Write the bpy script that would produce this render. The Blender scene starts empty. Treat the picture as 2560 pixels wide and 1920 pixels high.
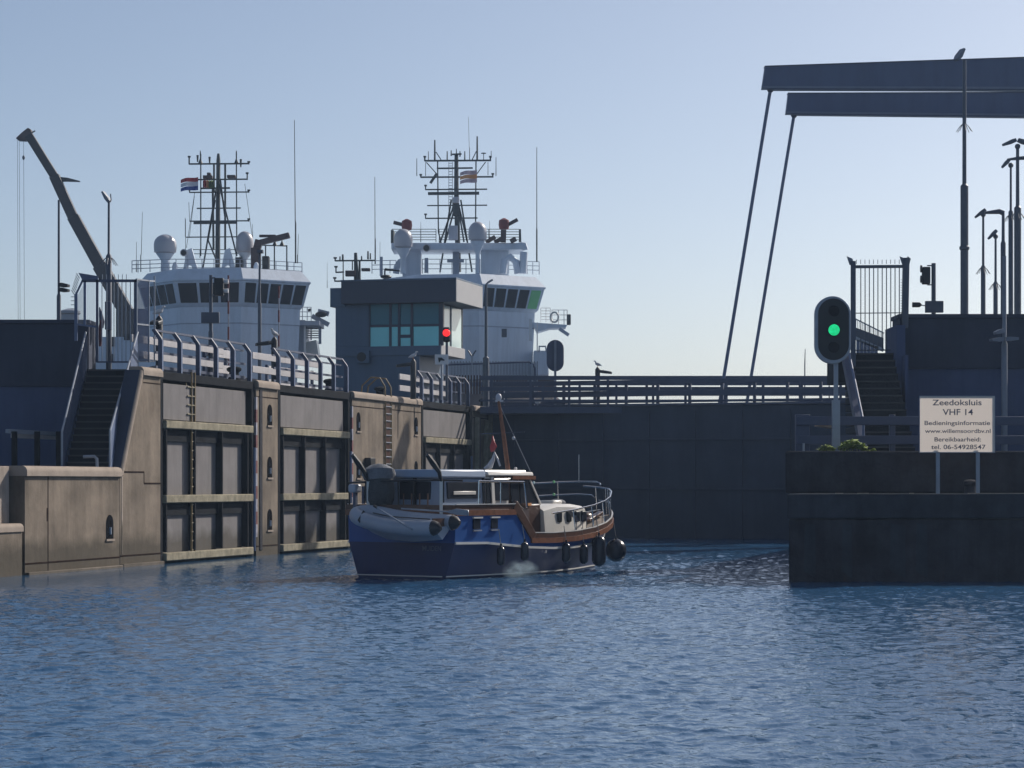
import bpy, bmesh, math, random
import numpy as np
from mathutils import Vector, Matrix
random.seed(7)
R = math.radians
S = bpy.context.scene
COL = S.collection

# ------------------------------------------------------------------ camera
F = 6000.0; HC = 2.7; HY = 1207.0           # focal length in photo pixels, eye height, horizon row
cam = bpy.data.cameras.new("camera"); camo = bpy.data.objects.new("camera", cam); COL.objects.link(camo)
camo.location = (0, 0, HC); camo.rotation_euler = (R(90), 0, 0)
cam.sensor_width = 36; cam.lens = F/2560*36
cam.shift_y = (HY-960)/2560
cam.clip_start = 0.5; cam.clip_end = 20000
S.camera = camo
# ------------------------------------------------------------------ sky and sun
SUN_AZ = 43.0; SUN_EL = 34.0                # azimuth counted from +X towards +Y
W = bpy.data.worlds.new("World"); S.world = W; W.use_nodes = True
nt = W.node_tree; bg = nt.nodes['Background']
sky = nt.nodes.new('ShaderNodeTexSky'); sky.sky_type = 'NISHITA'; sky.sun_disc = False
sky.sun_elevation = R(SUN_EL); sky.sun_rotation = R(90-SUN_AZ)
sky.air_density = 0.6; sky.dust_density = 1.35; sky.ozone_density = 1.0; sky.altitude = 0
wb = nt.nodes.new('ShaderNodeVectorMath'); wb.operation = 'MULTIPLY'; wb.inputs[1].default_value = (1.08, 1.055, 1.0)   # camera white balance
nt.links.new(sky.outputs[0], wb.inputs[0]); nt.links.new(wb.outputs[0], bg.inputs[0]); bg.inputs[1].default_value = 0.112
sl = bpy.data.lights.new("sun", 'SUN'); sl.energy = 4.5; sl.angle = R(0.5); sl.color = (1.0, 0.93, 0.84)
so = bpy.data.objects.new("sun", sl); COL.objects.link(so)
sd = Vector((math.cos(R(SUN_AZ))*math.cos(R(SUN_EL)), math.sin(R(SUN_AZ))*math.cos(R(SUN_EL)), math.sin(R(SUN_EL))))
so.rotation_euler = sd.to_track_quat('Z', 'Y').to_euler(); so.location = sd*300
S.view_settings.view_transform = 'Standard'; S.view_settings.look = 'None'
S.view_settings.gamma = 1; S.view_settings.exposure = 0.0
S.view_settings.use_curve_mapping = False
S.render.engine = 'CYCLES'

# ------------------------------------------------------------------ helpers
def P(px, py, Z):
    return Vector(((px-1280)*Z/F, Z, HC+(HY-py)*Z/F))
ANG = math.atan2(0.9674, 0.2533)            # direction of the lock wall
KW = 195430.0
def Zw(px): return KW/(2851-px)
def sw(px): return (Zw(px)-79.8)/0.9674
W0 = Vector(((402-1280)*79.8/F, 79.8, 0))
def WF(v):                                   # wall frame: s along, o out over the water, z up
    s, o, z = v
    return Vector((W0.x+0.2533*s+0.9674*o, W0.y+0.9674*s-0.2533*o, z))
def frame(loc, ang):
    c, s = math.cos(ang), math.sin(ang); loc = Vector(loc)
    return lambda v: Vector((loc.x+c*v[0]-s*v[1], loc.y+s*v[0]+c*v[1], loc.z+v[2]))

class MB:
    def __init__(self, f=None):
        self.v = []; self.f = []; self.fr = f; self.parts = []
    def add(self, vs, fs):
        o = len(self.v); self.parts.append((o, len(self.f)))
        for v in vs: self.v.append(Vector(self.fr(v)) if self.fr else Vector(v))
        for f in fs: self.f.append([o+i for i in f])
        return self
    def box(self, x0, x1, y0, y1, z0, z1):
        return self.add([(x0,y0,z0),(x1,y0,z0),(x1,y1,z0),(x0,y1,z0),(x0,y0,z1),(x1,y0,z1),(x1,y1,z1),(x0,y1,z1)],
                        [(0,3,2,1),(4,5,6,7),(0,1,5,4),(1,2,6,5),(2,3,7,6),(3,0,4,7)])
    def bar(self, p, q, w, h=None):
        p = Vector(p); q = Vector(q); h = h or w; d = (q-p).normalized()
        up = Vector((0,0,1)) if abs(d.z) < 0.95 else Vector((0,1,0))
        a = d.cross(up).normalized()*w/2; b = a.cross(d).normalized()*h/2
        vs = [p-a-b, p+a-b, p+a+b, p-a+b, q-a-b, q+a-b, q+a+b, q-a+b]
        return self.add(vs, [(0,3,2,1),(4,5,6,7),(0,1,5,4),(1,2,6,5),(2,3,7,6),(3,0,4,7)])
    def tube(self, pts, r, seg=8, closed=False):
        pts = [Vector(p) for p in pts]; n = len(pts); rs = r if isinstance(r, (list, tuple)) else [r]*n
        vs = []; ref = None
        for i, p in enumerate(pts):
            if closed: d = (pts[(i+1) % n]-pts[i-1])
            else: d = pts[min(i+1, n-1)]-pts[max(i-1, 0)]
            d.normalize()
            if ref is None:
                ref = Vector((0,0,1)) if abs(d.z) < 0.9 else Vector((1,0,0))
            a = ref-d*ref.dot(d)
            if a.length < 1e-4: a = d.orthogonal()
            a.normalize(); ref = a; b = d.cross(a)
            for k in range(seg):
                t = 2*math.pi*k/seg
                vs.append(p+(a*math.cos(t)+b*math.sin(t))*rs[i])
        fs = []
        m = n if closed else n-1
        for i in range(m):
            for k in range(seg):
                j = (i+1) % n
                fs.append((i*seg+k, i*seg+(k+1) % seg, j*seg+(k+1) % seg, j*seg+k))
        if not closed:
            fs.append(list(range(seg))[::-1]); fs.append([(n-1)*seg+k for k in range(seg)])
        return self.add(vs, fs)
    def cyl(self, p, q, r, r2=None, seg=12): return self.tube([p, q], [r, r if r2 is None else r2], seg)
    def lathe(self, c, prof, seg=20, axis='z'):
        c = Vector(c); vs = []
        for r, z in prof:
            for k in range(seg):
                t = 2*math.pi*k/seg; a, b = r*math.cos(t), r*math.sin(t)
                vs.append(c+(Vector((a,b,z)) if axis == 'z' else Vector((a,z,b)) if axis == 'y' else Vector((z,a,b))))
        fs = [(i*seg+k, i*seg+(k+1) % seg, (i+1)*seg+(k+1) % seg, (i+1)*seg+k) for i in range(len(prof)-1) for k in range(seg)]
        fs.append(list(range(seg))[::-1]); fs.append([(len(prof)-1)*seg+k for k in range(seg)])
        return self.add(vs, fs)
    def ball(self, c, rx, ry=None, rz=None, seg=16, rings=10):
        ry = ry or rx; rz = rz or rx; c = Vector(c); vs = []; fs = []
        for i in range(rings+1):
            a = math.pi*i/rings; rr = max(math.sin(a), 0.002)
            for k in range(seg):
                t = 2*math.pi*k/seg
                vs.append(c+Vector((rx*rr*math.cos(t), ry*rr*math.sin(t), rz*math.cos(a))))
        for i in range(rings):
            for k in range(seg): fs.append((i*seg+k, i*seg+(k+1) % seg, (i+1)*seg+(k+1) % seg, (i+1)*seg+k))
        return self.add(vs, fs)
    def loft(self, rings, cap=True, closed=True):
        n = len(rings[0]); vs = [v for r in rings for v in r]; fs = []
        for i in range(len(rings)-1):
            for k in range(n if closed else n-1):
                fs.append((i*n+k, i*n+(k+1) % n, (i+1)*n+(k+1) % n, (i+1)*n+k))
        if cap:
            fs.append(list(range(n))[::-1]); fs.append([(len(rings)-1)*n+k for k in range(n)])
        return self.add(vs, fs)
    def prism(self, poly, d):                # polygon of 3d points swept by vector d
        d = Vector(d); poly = [Vector(p) for p in poly]
        return self.loft([poly, [p+d for p in poly]])
    def split(self, name, m, parent=None, **k):      # every piece an object of its own
        ps = self.parts+[(len(self.v), len(self.f))]; out = []
        for (a, b), (c, d) in zip(ps[:-1], ps[1:]):
            q = MB(); q.v = self.v[a:c]; q.f = [[i-a for i in f] for f in self.f[b:d]]
            out.append(q.build(name, m, parent, **k))
        return out
    def build(self, name, m, parent=None, bevel=0, smooth=True, seg=2, own=True):
        me = bpy.data.meshes.new(name)
        o = bpy.data.objects.new(name, me); COL.objects.link(o)
        inv = Matrix.Identity(4)
        if parent is not None:
            o.parent = parent
            if own: inv = worldmat(parent).inverted()
        bm = bmesh.new()
        vs = [bm.verts.new(inv @ v) for v in self.v]
        for f in self.f:
            try: bm.faces.new([vs[i] for i in f])
            except ValueError: pass
        bmesh.ops.recalc_face_normals(bm, faces=bm.faces)
        if smooth:
            for f in bm.faces: f.smooth = True
            for e in bm.edges:
                if len(e.link_faces) != 2 or e.calc_face_angle(0) > R(34): e.smooth = False
        bm.to_mesh(me); bm.free(); me.materials.append(m)
        if bevel:
            md = o.modifiers.new('bevel', 'BEVEL'); md.width = bevel; md.segments = seg; md.limit_method = 'ANGLE'
            md.harden_normals = False
        return o

def worldmat(o):
    m = Matrix.LocRotScale(o.location, o.rotation_euler, o.scale)
    return worldmat(o.parent) @ m if o.parent else m
def tag(o, label=None, cat=None, group=None, kind=None):
    if label: o['label'] = label
    if cat: o['category'] = cat
    if group: o['group'] = group
    if kind: o['kind'] = kind
    return o
def thing(name, label, cat, loc, rot=0, group=None):
    o = bpy.data.objects.new(name, None); COL.objects.link(o); o.empty_display_size = 0.3
    o.location = loc; o.rotation_euler = (0, 0, rot)
    return tag(o, label, cat, group)
def dup(o, loc=None, rot=None, label=None, parent=None):
    def cp(a, par):
        c = a.copy(); COL.objects.link(c)
        if par is not None: c.parent = par
        for ch in list(a.children): cp(ch, c)
        return c
    r = cp(o, parent)
    if loc is not None: r.location = loc
    if rot is not None: r.rotation_euler = (0, 0, rot)
    if label: r['label'] = label
    return r

# ------------------------------------------------------------------ materials
def mat(name, col, rough=0.6, metal=0.0, var=0.18, scale=2.0, streak=0.0, bump=0.08, spec=0.5, tide=None, rust=0.0, seam=None):
    m = bpy.data.materials.new(name); m.use_nodes = True
    n = m.node_tree.nodes; L = m.node_tree.links; b = n['Principled BSDF']
    tc = n.new('ShaderNodeTexCoord')
    no = n.new('ShaderNodeTexNoise'); no.inputs['Scale'].default_value = scale; no.inputs['Detail'].default_value = 8; no.inputs['Roughness'].default_value = 0.62
    L.new(tc.outputs['Object'], no.inputs['Vector'])
    mr = n.new('ShaderNodeMapRange'); mr.inputs[1].default_value = 0.3; mr.inputs[2].default_value = 0.7
    mr.inputs[3].default_value = 1-var; mr.inputs[4].default_value = 1+var
    L.new(no.outputs[0], mr.inputs[0])
    fac = mr.outputs[0]
    if streak:
        mp = n.new('ShaderNodeMapping'); mp.inputs['Scale'].default_value = (1.1, 1.1, 0.13)
        L.new(tc.outputs['Object'], mp.inputs[0])
        n2 = n.new('ShaderNodeTexNoise'); n2.inputs['Scale'].default_value = 1.6; n2.inputs['Detail'].default_value = 7; n2.inputs['Roughness'].default_value = 0.7
        L.new(mp.outputs[0], n2.inputs['Vector'])
        m2 = n.new('ShaderNodeMapRange'); m2.inputs[1].default_value = 0.32; m2.inputs[2].default_value = 0.56
        m2.inputs[3].default_value = 1-streak; m2.inputs[4].default_value = 1.06
        L.new(n2.outputs[0], m2.inputs[0])
        mu = n.new('ShaderNodeMath'); mu.operation = 'MULTIPLY'; L.new(fac, mu.inputs[0]); L.new(m2.outputs[0], mu.inputs[1]); fac = mu.outputs[0]
    vm = n.new('ShaderNodeVectorMath'); vm.operation = 'SCALE'; vm.inputs[0].default_value = col
    L.new(fac, vm.inputs['Scale']); out = vm.outputs[0]
    if rust:
        n3 = n.new('ShaderNodeTexNoise'); n3.inputs['Scale'].default_value = 1.4; n3.inputs['Detail'].default_value = 9; n3.inputs['Roughness'].default_value = 0.75
        mp = n.new('ShaderNodeMapping'); mp.inputs['Scale'].default_value = (1.5, 1.5, 0.16); mp.inputs['Location'].default_value = (3, 7, 1)
        L.new(tc.outputs['Object'], mp.inputs[0]); L.new(mp.outputs[0], n3.inputs['Vector'])
        m3 = n.new('ShaderNodeMapRange'); m3.inputs[1].default_value = 0.60; m3.inputs[2].default_value = 0.72; m3.inputs[3].default_value = 0; m3.inputs[4].default_value = rust
        L.new(n3.outputs[0], m3.inputs[0])
        mx = n.new('ShaderNodeMix'); mx.data_type = 'RGBA'; L.new(m3.outputs[0], mx.inputs[0]); L.new(out, mx.inputs[6]); mx.inputs[7].default_value = (0.10, 0.045, 0.02, 1)
        out = mx.outputs[2]
    if tide:                                 # weed and slime left by the water level
        ge = n.new('ShaderNodeNewGeometry'); sx = n.new('ShaderNodeSeparateXYZ'); L.new(ge.outputs['Position'], sx.inputs[0])
        n4 = n.new('ShaderNodeTexNoise'); n4.inputs['Scale'].default_value = 1.1; n4.inputs['Detail'].default_value = 6
        L.new(ge.outputs['Position'], n4.inputs['Vector'])
        ad = n.new('ShaderNodeMath'); ad.operation = 'MULTIPLY_ADD'; L.new(n4.outputs[0], ad.inputs[0]); ad.inputs[1].default_value = -0.9; L.new(sx.outputs[2], ad.inputs[2])
        m4 = n.new('ShaderNodeMapRange'); m4.inputs[1].default_value = tide-0.6; m4.inputs[2].default_value = tide-0.2; m4.inputs[3].default_value = 0.75; m4.inputs[4].default_value = 0
        L.new(ad.outputs[0], m4.inputs[0])
        mx = n.new('ShaderNodeMix'); mx.data_type = 'RGBA'; L.new(m4.outputs[0], mx.inputs[0]); L.new(out, mx.inputs[6]); mx.inputs[7].default_value = (0.055, 0.048, 0.035, 1)
        out = mx.outputs[2]
    L.new(out, b.inputs['Base Color'])
    b.inputs['Roughness'].default_value = rough; b.inputs['Metallic'].default_value = metal
    b.inputs['Specular IOR Level'].default_value = spec
    if bump:
        n5 = n.new('ShaderNodeTexNoise'); n5.inputs['Scale'].default_value = scale*7; n5.inputs['Detail'].default_value = 4
        L.new(tc.outputs['Object'], n5.inputs['Vector'])
        bp = n.new('ShaderNodeBump'); bp.inputs['Strength'].default_value = bump; bp.inputs['Distance'].default_value = 0.04
        L.new(n5.outputs[0], bp.inputs['Height']); L.new(bp.outputs[0], b.inputs['Normal'])
    return m
def emit(name, col, k):
    m = bpy.data.materials.new(name); m.use_nodes = True; b = m.node_tree.nodes['Principled BSDF']
    b.inputs['Base Color'].default_value = (*col, 1); b.inputs['Emission Color'].default_value = (*col, 1); b.inputs['Emission Strength'].default_value = k
    return m
M = {}
M['concrete'] = mat('concrete', (0.195, 0.158, 0.122), 0.9, var=0.42, scale=0.6, streak=0.24, bump=0.35, spec=0.2, tide=0.85, rust=0.45)
M['coping'] = mat('coping concrete', (0.31, 0.255, 0.21), 0.85, var=0.15, scale=2, bump=0.3, spec=0.2)
M['pale_concrete'] = mat('pale concrete', (0.34, 0.285, 0.24), 0.9, var=0.22, scale=1.5, streak=0.35, bump=0.3, spec=0.2, tide=1.3)
M['panel'] = mat('grey gate panel', (0.185, 0.172, 0.170), 0.9, var=0.14, scale=0.8, streak=0.16, bump=0.15, spec=0.3, tide=0.9)
M['timber'] = mat('weathered timber', (0.28, 0.25, 0.18), 0.9, var=0.3, scale=3, streak=0.3, bump=0.5, spec=0.2)
M['black_steel'] = mat('black tarred steel', (0.016, 0.018, 0.022), 0.95, var=0.3, scale=2, bump=0.15, spec=0.08)
M['dark_stone'] = mat('dark weedy stone', (0.036, 0.041, 0.052), 0.9, var=0.35, scale=0.8, streak=0.2, bump=0.5, spec=0.2, rust=0.15)
M['dark_stone_rough'] = mat('dark quay blockwork', (0.038, 0.038, 0.046), 0.95, var=0.45, scale=0.8, streak=0.3, bump=0.8, spec=0.2, rust=0.35)
M['gate_dark'] = mat('dark gate steel', (0.044, 0.058, 0.092), 0.8, var=0.16, scale=0.5, streak=0.10, bump=0.1, spec=0.3)
M['flood'] = mat('dark flood wall', (0.045, 0.055, 0.085), 0.85, var=0.14, scale=0.6, streak=0.16, bump=0.2, spec=0.25)
M['flood_low'] = mat('blue grey flood wall', (0.075, 0.10, 0.18), 0.85, var=0.10, scale=0.5, streak=0.10, bump=0.2, spec=0.25)
M['step'] = mat('dark stair tread', (0.03, 0.032, 0.038), 0.9, var=0.2, bump=0.3, spec=0.2)
M['nosing'] = mat('stair nosing', (0.075, 0.075, 0.075), 0.8)
M['rail_blue'] = mat('blue grey painted steel', (0.11, 0.15, 0.25), 0.5, var=0.12, bump=0.05)
M['rail_dark'] = mat('dark blue painted steel', (0.055, 0.072, 0.125), 0.5, var=0.12, bump=0.05)
M['rail_pale'] = mat('pale grey painted board', (0.46, 0.45, 0.47), 0.6, var=0.10, bump=0.1, streak=0.12)
M['galv'] = mat('galvanised steel', (0.30, 0.33, 0.38), 0.45, metal=0.3, var=0.12, bump=0.05)
M['pole'] = mat('grey lamp pole', (0.085, 0.10, 0.13), 0.5, metal=0.2, var=0.12, bump=0.05)
M['pole_pale'] = mat('light grey lamp pole', (0.20, 0.22, 0.26), 0.5, metal=0.2, var=0.12, bump=0.05)  # paler grey than the plain pole paint
M['black'] = mat('black plastic', (0.012, 0.013, 0.016), 0.5, var=0.1, bump=0.05)
M['beam'] = mat('drawbridge paint', (0.075, 0.105, 0.19), 0.45, var=0.07, scale=0.5, streak=0.08, bump=0.05)
M['beam_edge'] = mat('drawbridge edge paint', (0.16, 0.19, 0.26), 0.4, var=0.1, bump=0.02)
M['ship_white'] = mat('ship white paint', (0.58, 0.645, 0.73), 0.45, var=0.06, scale=0.4, streak=0.10, bump=0.05)
M['ship_grey'] = mat('ship grey paint', (0.32, 0.36, 0.44), 0.5, var=0.10, scale=0.6, streak=0.15, bump=0.05)
M['ship_hull'] = mat('ship hull paint', (0.05, 0.035, 0.04), 0.5, var=0.15, scale=0.5, streak=0.2, bump=0.05)
M['mast'] = mat('dark mast steel', (0.035, 0.045, 0.05), 0.5, var=0.12, bump=0.03)
M['monitor_red'] = mat('dull red monitor paint', (0.20, 0.028, 0.03), 0.5, var=0.15, bump=0.03)
M['maroon'] = mat('maroon painted steel', (0.06, 0.034, 0.036), 0.5, var=0.2, bump=0.05)
M['crane'] = mat('brown grey crane steel', (0.012, 0.012, 0.02), 0.5, var=0.15, scale=0.7, bump=0.05)
M['red'] = mat('red paint', (0.33, 0.03, 0.035), 0.5, var=0.15, bump=0.03)
M['faded_red'] = mat('faded red gauge paint', (0.17, 0.055, 0.06), 0.8, var=0.35, scale=4)
M['faded_white'] = mat('dirty white gauge paint', (0.33, 0.32, 0.36), 0.8, var=0.35, scale=4)
M['white'] = mat('white paint', (0.72, 0.71, 0.70), 0.5, var=0.05, bump=0.03)
M['house'] = mat('slate blue cladding', (0.068, 0.118, 0.185), 0.55, var=0.05, scale=0.5, streak=0.06, bump=0.03)
M['canopy'] = mat('dark canopy fascia', (0.036, 0.050, 0.082), 0.5, var=0.05, scale=0.5, bump=0.03)
M['canopy_side'] = mat('pale metal fascia', (0.36, 0.36, 0.37), 0.5, var=0.05, bump=0.02)
M['navy'] = mat('navy hull paint', (0.010, 0.024, 0.095), 0.45, var=0.12, scale=0.8, streak=0.12, bump=0.02)
M['blue'] = mat('bright blue hull paint', (0.008, 0.075, 0.27), 0.4, var=0.08, scale=0.8, bump=0.02)
M['teak'] = mat('varnished teak', (0.18, 0.075, 0.04), 0.35, var=0.3, scale=6, streak=0.2, bump=0.1)
M['dark_wood'] = mat('dark varnished wood', (0.075, 0.035, 0.022), 0.35, var=0.3, scale=6, bump=0.1)
M['boat_white'] = mat('cream white gelcoat', (0.62, 0.60, 0.56), 0.3, var=0.06, scale=1.5, bump=0.02)
M['boat_roof'] = mat('pale blue roof paint', (0.23, 0.30, 0.41), 0.4, var=0.06, scale=1.5, bump=0.02)
M['steel'] = mat('polished stainless steel', (0.60, 0.62, 0.65), 0.22, metal=1.0, var=0.05, bump=0)
M['rubber'] = mat('grey dinghy rubber', (0.36, 0.385, 0.44), 0.38, var=0.08, bump=0.05)
M['rubber_dark'] = mat('black rubber', (0.014, 0.015, 0.018), 0.45, var=0.1, bump=0.05)
M['fender'] = mat('navy fender vinyl', (0.012, 0.016, 0.03), 0.25, var=0.1, bump=0.02)
M['tarp'] = mat('dark grey tarpaulin', (0.05, 0.055, 0.06), 0.8, var=0.25, scale=4, bump=0.8)
M['tarp_light'] = mat('light grey canvas', (0.15, 0.16, 0.18), 0.8, var=0.25, scale=4, bump=0.8)
M['rope'] = mat('pale rope', (0.35, 0.33, 0.30), 0.9, var=0.1)
M['sign'] = mat('cream sign face', (0.86, 0.80, 0.72), 0.5, var=0.04, bump=0.02)
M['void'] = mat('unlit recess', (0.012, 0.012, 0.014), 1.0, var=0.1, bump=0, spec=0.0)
M['seam'] = mat('rusty joint', (0.035, 0.024, 0.02), 1.0, var=0.4, scale=3, bump=0, spec=0.0)
M['ink'] = mat('dark blue lettering', (0.10, 0.11, 0.16), 0.6, var=0.05, bump=0)
M['faint_ink'] = mat('faded grey lettering', (0.10, 0.12, 0.17), 0.5, var=0.2, bump=0)
M['brick'] = mat('orange brick', (0.50, 0.30, 0.19), 0.9, var=0.2, scale=4)
M['yellow'] = mat('yellow ladder paint', (0.17, 0.12, 0.05), 0.6, var=0.25, scale=5)
M['orange'] = mat('orange cloth', (0.75, 0.33, 0.12), 0.8, var=0.08)
M['pink'] = mat('faded pink cloth', (0.55, 0.42, 0.46), 0.8, var=0.08)
M['flag_red'] = mat('red flag cloth', (0.45, 0.03, 0.045), 0.8, var=0.08)
M['flag_white'] = mat('white flag cloth', (0.75, 0.73, 0.76), 0.8, var=0.05)
M['flag_blue'] = mat('blue flag cloth', (0.02, 0.07, 0.32), 0.8, var=0.08)
M['flag_green'] = mat('green flag cloth', (0.13, 0.20, 0.07), 0.8, var=0.08)
M['gull'] = mat('gull feathers', (0.55, 0.55, 0.56), 0.8, var=0.1)
M['leaf'] = mat('weed leaves', (0.32, 0.40, 0.09), 0.7, var=0.4, scale=9)
M['radome'] = mat('radome plastic', (0.46, 0.46, 0.50), 0.35, var=0.04, bump=0.02)
M['lens_dark'] = mat('dark window glass', (0.014, 0.018, 0.028), 0.35, var=0.15, scale=0.5, bump=0, spec=0.12)
M['glass_teal'] = mat('backlit teal glass', (0.28, 0.78, 0.80), 0.2, var=0.08, scale=0.3, bump=0, spec=0.25)  # teal tint brightened to carry the backlight through the house
M['glass_teal_dark'] = mat('dark teal glass', (0.065, 0.20, 0.25), 0.25, var=0.1, scale=0.3, bump=0, spec=0.2)
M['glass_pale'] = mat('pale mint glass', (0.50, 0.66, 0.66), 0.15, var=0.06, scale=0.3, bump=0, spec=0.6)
M['glass_green'] = mat('green tinted glass', (0.20, 0.55, 0.22), 0.15, var=0.06, bump=0, spec=0.6)
def thin(name, col, tr):                          # thin sheet that lets sunlight through
    m = mat(name, col, 0.5, var=0.04, bump=0); n = m.node_tree.nodes; L = m.node_tree.links
    t = n.new('ShaderNodeBsdfTranslucent'); t.inputs[0].default_value = (*col, 1)
    mx = n.new('ShaderNodeMixShader'); mx.inputs[0].default_value = tr
    L.new(n['Principled BSDF'].outputs[0], mx.inputs[1]); L.new(t.outputs[0], mx.inputs[2]); L.new(mx.outputs[0], n['Material Output'].inputs[0])
    return m
M['sign'] = thin('cream plastic sign sheet', (0.88, 0.78, 0.68), 0.45)
M['thin_white'] = thin('thin white plastic board', (0.85, 0.85, 0.85), 0.6)
M['green_light'] = emit('green signal light', (0.01, 0.85, 0.28), 1.2)
M['red_light'] = emit('red signal light', (1.0, 0.02, 0.02), 1.6)
M['slate'] = mat('asphalt quay surface', (0.09, 0.09, 0.09), 0.95, var=0.2, bump=0.4)

n = M['green_light'].node_tree.nodes; L = M['green_light'].node_tree.links       # faceted lens
vo = n.new('ShaderNodeTexVoronoi'); vo.inputs['Scale'].default_value = 16; tc = n.new('ShaderNodeTexCoord'); L.new(tc.outputs['Object'], vo.inputs['Vector'])
mr = n.new('ShaderNodeMapRange'); mr.inputs[1].default_value = 0; mr.inputs[2].default_value = 0.7; mr.inputs[3].default_value = 1.15; mr.inputs[4].default_value = 0.45
L.new(vo.outputs['Distance'], mr.inputs[0]); L.new(mr.outputs[0], n['Principled BSDF'].inputs['Emission Strength'])
# ------------------------------------------------------------------ water, land
def make_water():
    m = bpy.data.materials.new('harbour water'); m.use_nodes = True
    n = m.node_tree.nodes; L = m.node_tree.links; b = n['Principled BSDF']
    b.inputs['Base Color'].default_value = (0.028, 0.094, 0.195, 1); b.inputs['Roughness'].default_value = 0.08
    b.inputs['IOR'].default_value = 1.333
    ge = n.new('ShaderNodeNewGeometry')
    def noise(sc, detail, vec, rough=0.5, dist=0.0):
        mp = n.new('ShaderNodeMapping'); mp.inputs['Scale'].default_value = vec; L.new(ge.outputs['Position'], mp.inputs[0])
        t = n.new('ShaderNodeTexNoise'); t.inputs['Scale'].default_value = sc; t.inputs['Detail'].default_value = detail
        t.inputs['Roughness'].default_value = rough; t.inputs['Distortion'].default_value = dist
        L.new(mp.outputs[0], t.inputs['Vector']); return t.outputs[0]
    a = noise(5.0, 3, (1.5, 1.0, 1), 0.5, 0.6); c = noise(2.4, 1, (1.3, 1.0, 1), 0.5, 0.5)
    ad = n.new('ShaderNodeMath'); ad.operation = 'MULTIPLY_ADD'; L.new(c, ad.inputs[0]); ad.inputs[1].default_value = 1.5; L.new(a, ad.inputs[2])
    # cat's paws: patches where the wind ruffles the surface, and the sheltered water by the walls
    pz = noise(0.10, 2, (1, 2.0, 1), 0.5)
    sx = n.new('ShaderNodeSeparateXYZ'); L.new(ge.outputs['Position'], sx.inputs[0])
    m1 = n.new('ShaderNodeMapRange'); m1.inputs[1].default_value = 0.35; m1.inputs[2].default_value = 0.65; m1.inputs[3].default_value = 0.75; m1.inputs[4].default_value = 1.15; L.new(pz, m1.inputs[0])
    m2 = n.new('ShaderNodeMapRange'); m2.interpolation_type = 'SMOOTHSTEP'; m2.inputs[1].default_value = 1.0; m2.inputs[2].default_value = 6.5; m2.inputs[3].default_value = 0.12; m2.inputs[4].default_value = 1.0
    wd = n.new('ShaderNodeVectorMath'); wd.operation = 'DOT_PRODUCT'; wd.inputs[1].default_value = (0.9674, -0.2533, 0); L.new(ge.outputs['Position'], wd.inputs[0])
    wm = n.new('ShaderNodeMath'); wm.operation = 'SUBTRACT'; L.new(wd.outputs['Value'], wm.inputs[0]); wm.inputs[1].default_value = 0.9674*W0.x-0.2533*W0.y
    L.new(wm.outputs[0], m2.inputs[0])
    mu = n.new('ShaderNodeMath'); mu.operation = 'MULTIPLY'; L.new(m1.outputs[0], mu.inputs[0]); L.new(m2.outputs[0], mu.inputs[1])
    bp = n.new('ShaderNodeBump'); bp.inputs['Distance'].default_value = 0.022
    L.new(mu.outputs[0], bp.inputs['Strength']); L.new(ad.outputs[0], bp.inputs['Height']); L.new(bp.outputs[0], b.inputs['Normal'])
    xs = np.concatenate([[-9000, -2500, -700, -200, -80, -45], np.arange(-26, 26.01, 0.08), [45, 80, 200, 700, 2500, 9000]])
    ys = np.concatenate([[-400, -60, 0, 8], np.arange(15, 36, 0.05), np.arange(36, 62, 0.08), np.arange(62, 118, 0.2), [130, 160, 220, 400, 900, 3000, 12000]])
    X, Y = np.meshgrid(xs, ys); H = np.zeros_like(X); DX = np.zeros_like(X); DY = np.zeros_like(X)
    rng = np.random.RandomState(3)
    for i in range(60):
        lam = 0.22*(1+rng.rand()**1.7*2.6); th = R(-75+rng.randn()*48); k = 2*math.pi/lam; ph = rng.rand()*6.28
        amp = 0.0037*lam
        wob = 0.8*np.sin(X*0.31+ph*2)+0.8*np.sin(Y*0.23+ph)
        sn = k*(X*math.cos(th)+Y*math.sin(th))+ph+wob; en = amp*(0.35+1.3*np.clip(0.5+0.9*np.sin(X*(0.5+rng.rand())+rng.rand()*6)*np.sin(Y*(0.35+0.6*rng.rand())+rng.rand()*6), 0, 1)); H += en*np.sin(sn); DX += 1.2*en*np.cos(sn)*math.cos(th); DY += 1.2*en*np.cos(sn)*math.sin(th)
    fade = np.clip((30-np.abs(X))/8, 0, 1)*np.clip((Y-13)/3, 0, 1)*np.clip((124-Y)/12, 0, 1)
    dw = 0.9674*(X-W0.x)-0.2533*(Y-W0.y); calm = (0.12+0.88*np.clip((dw-1)/6, 0, 1))*(1+0.25*np.clip((Y-66)/12, 0, 1))
    H *= fade*calm; X = X+DX*fade*calm; Y = Y+DY*fade*calm
    nx, ny = len(xs), len(ys)
    co = np.stack([X, Y, H], -1).reshape(-1, 3).astype(np.float32)
    idx = np.arange(nx*ny).reshape(ny, nx)
    q = np.stack([idx[:-1, :-1], idx[:-1, 1:], idx[1:, 1:], idx[1:, :-1]], -1).reshape(-1).astype(np.int32)
    me = bpy.data.meshes.new('water'); nf = len(q)//4
    me.vertices.add(len(co)); me.vertices.foreach_set('co', co.ravel())
    me.loops.add(len(q)); me.loops.foreach_set('vertex_index', q)
    me.polygons.add(nf); me.polygons.foreach_set('loop_start', np.arange(nf, dtype=np.int32)*4)
    me.polygons.foreach_set('loop_total', np.full(nf, 4, dtype=np.int32))
    me.update(calc_edges=True); me.shade_smooth(); me.materials.append(m)
    o = bpy.data.objects.new('water', me); COL.objects.link(o); o['kind'] = 'structure'
make_water()

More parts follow.
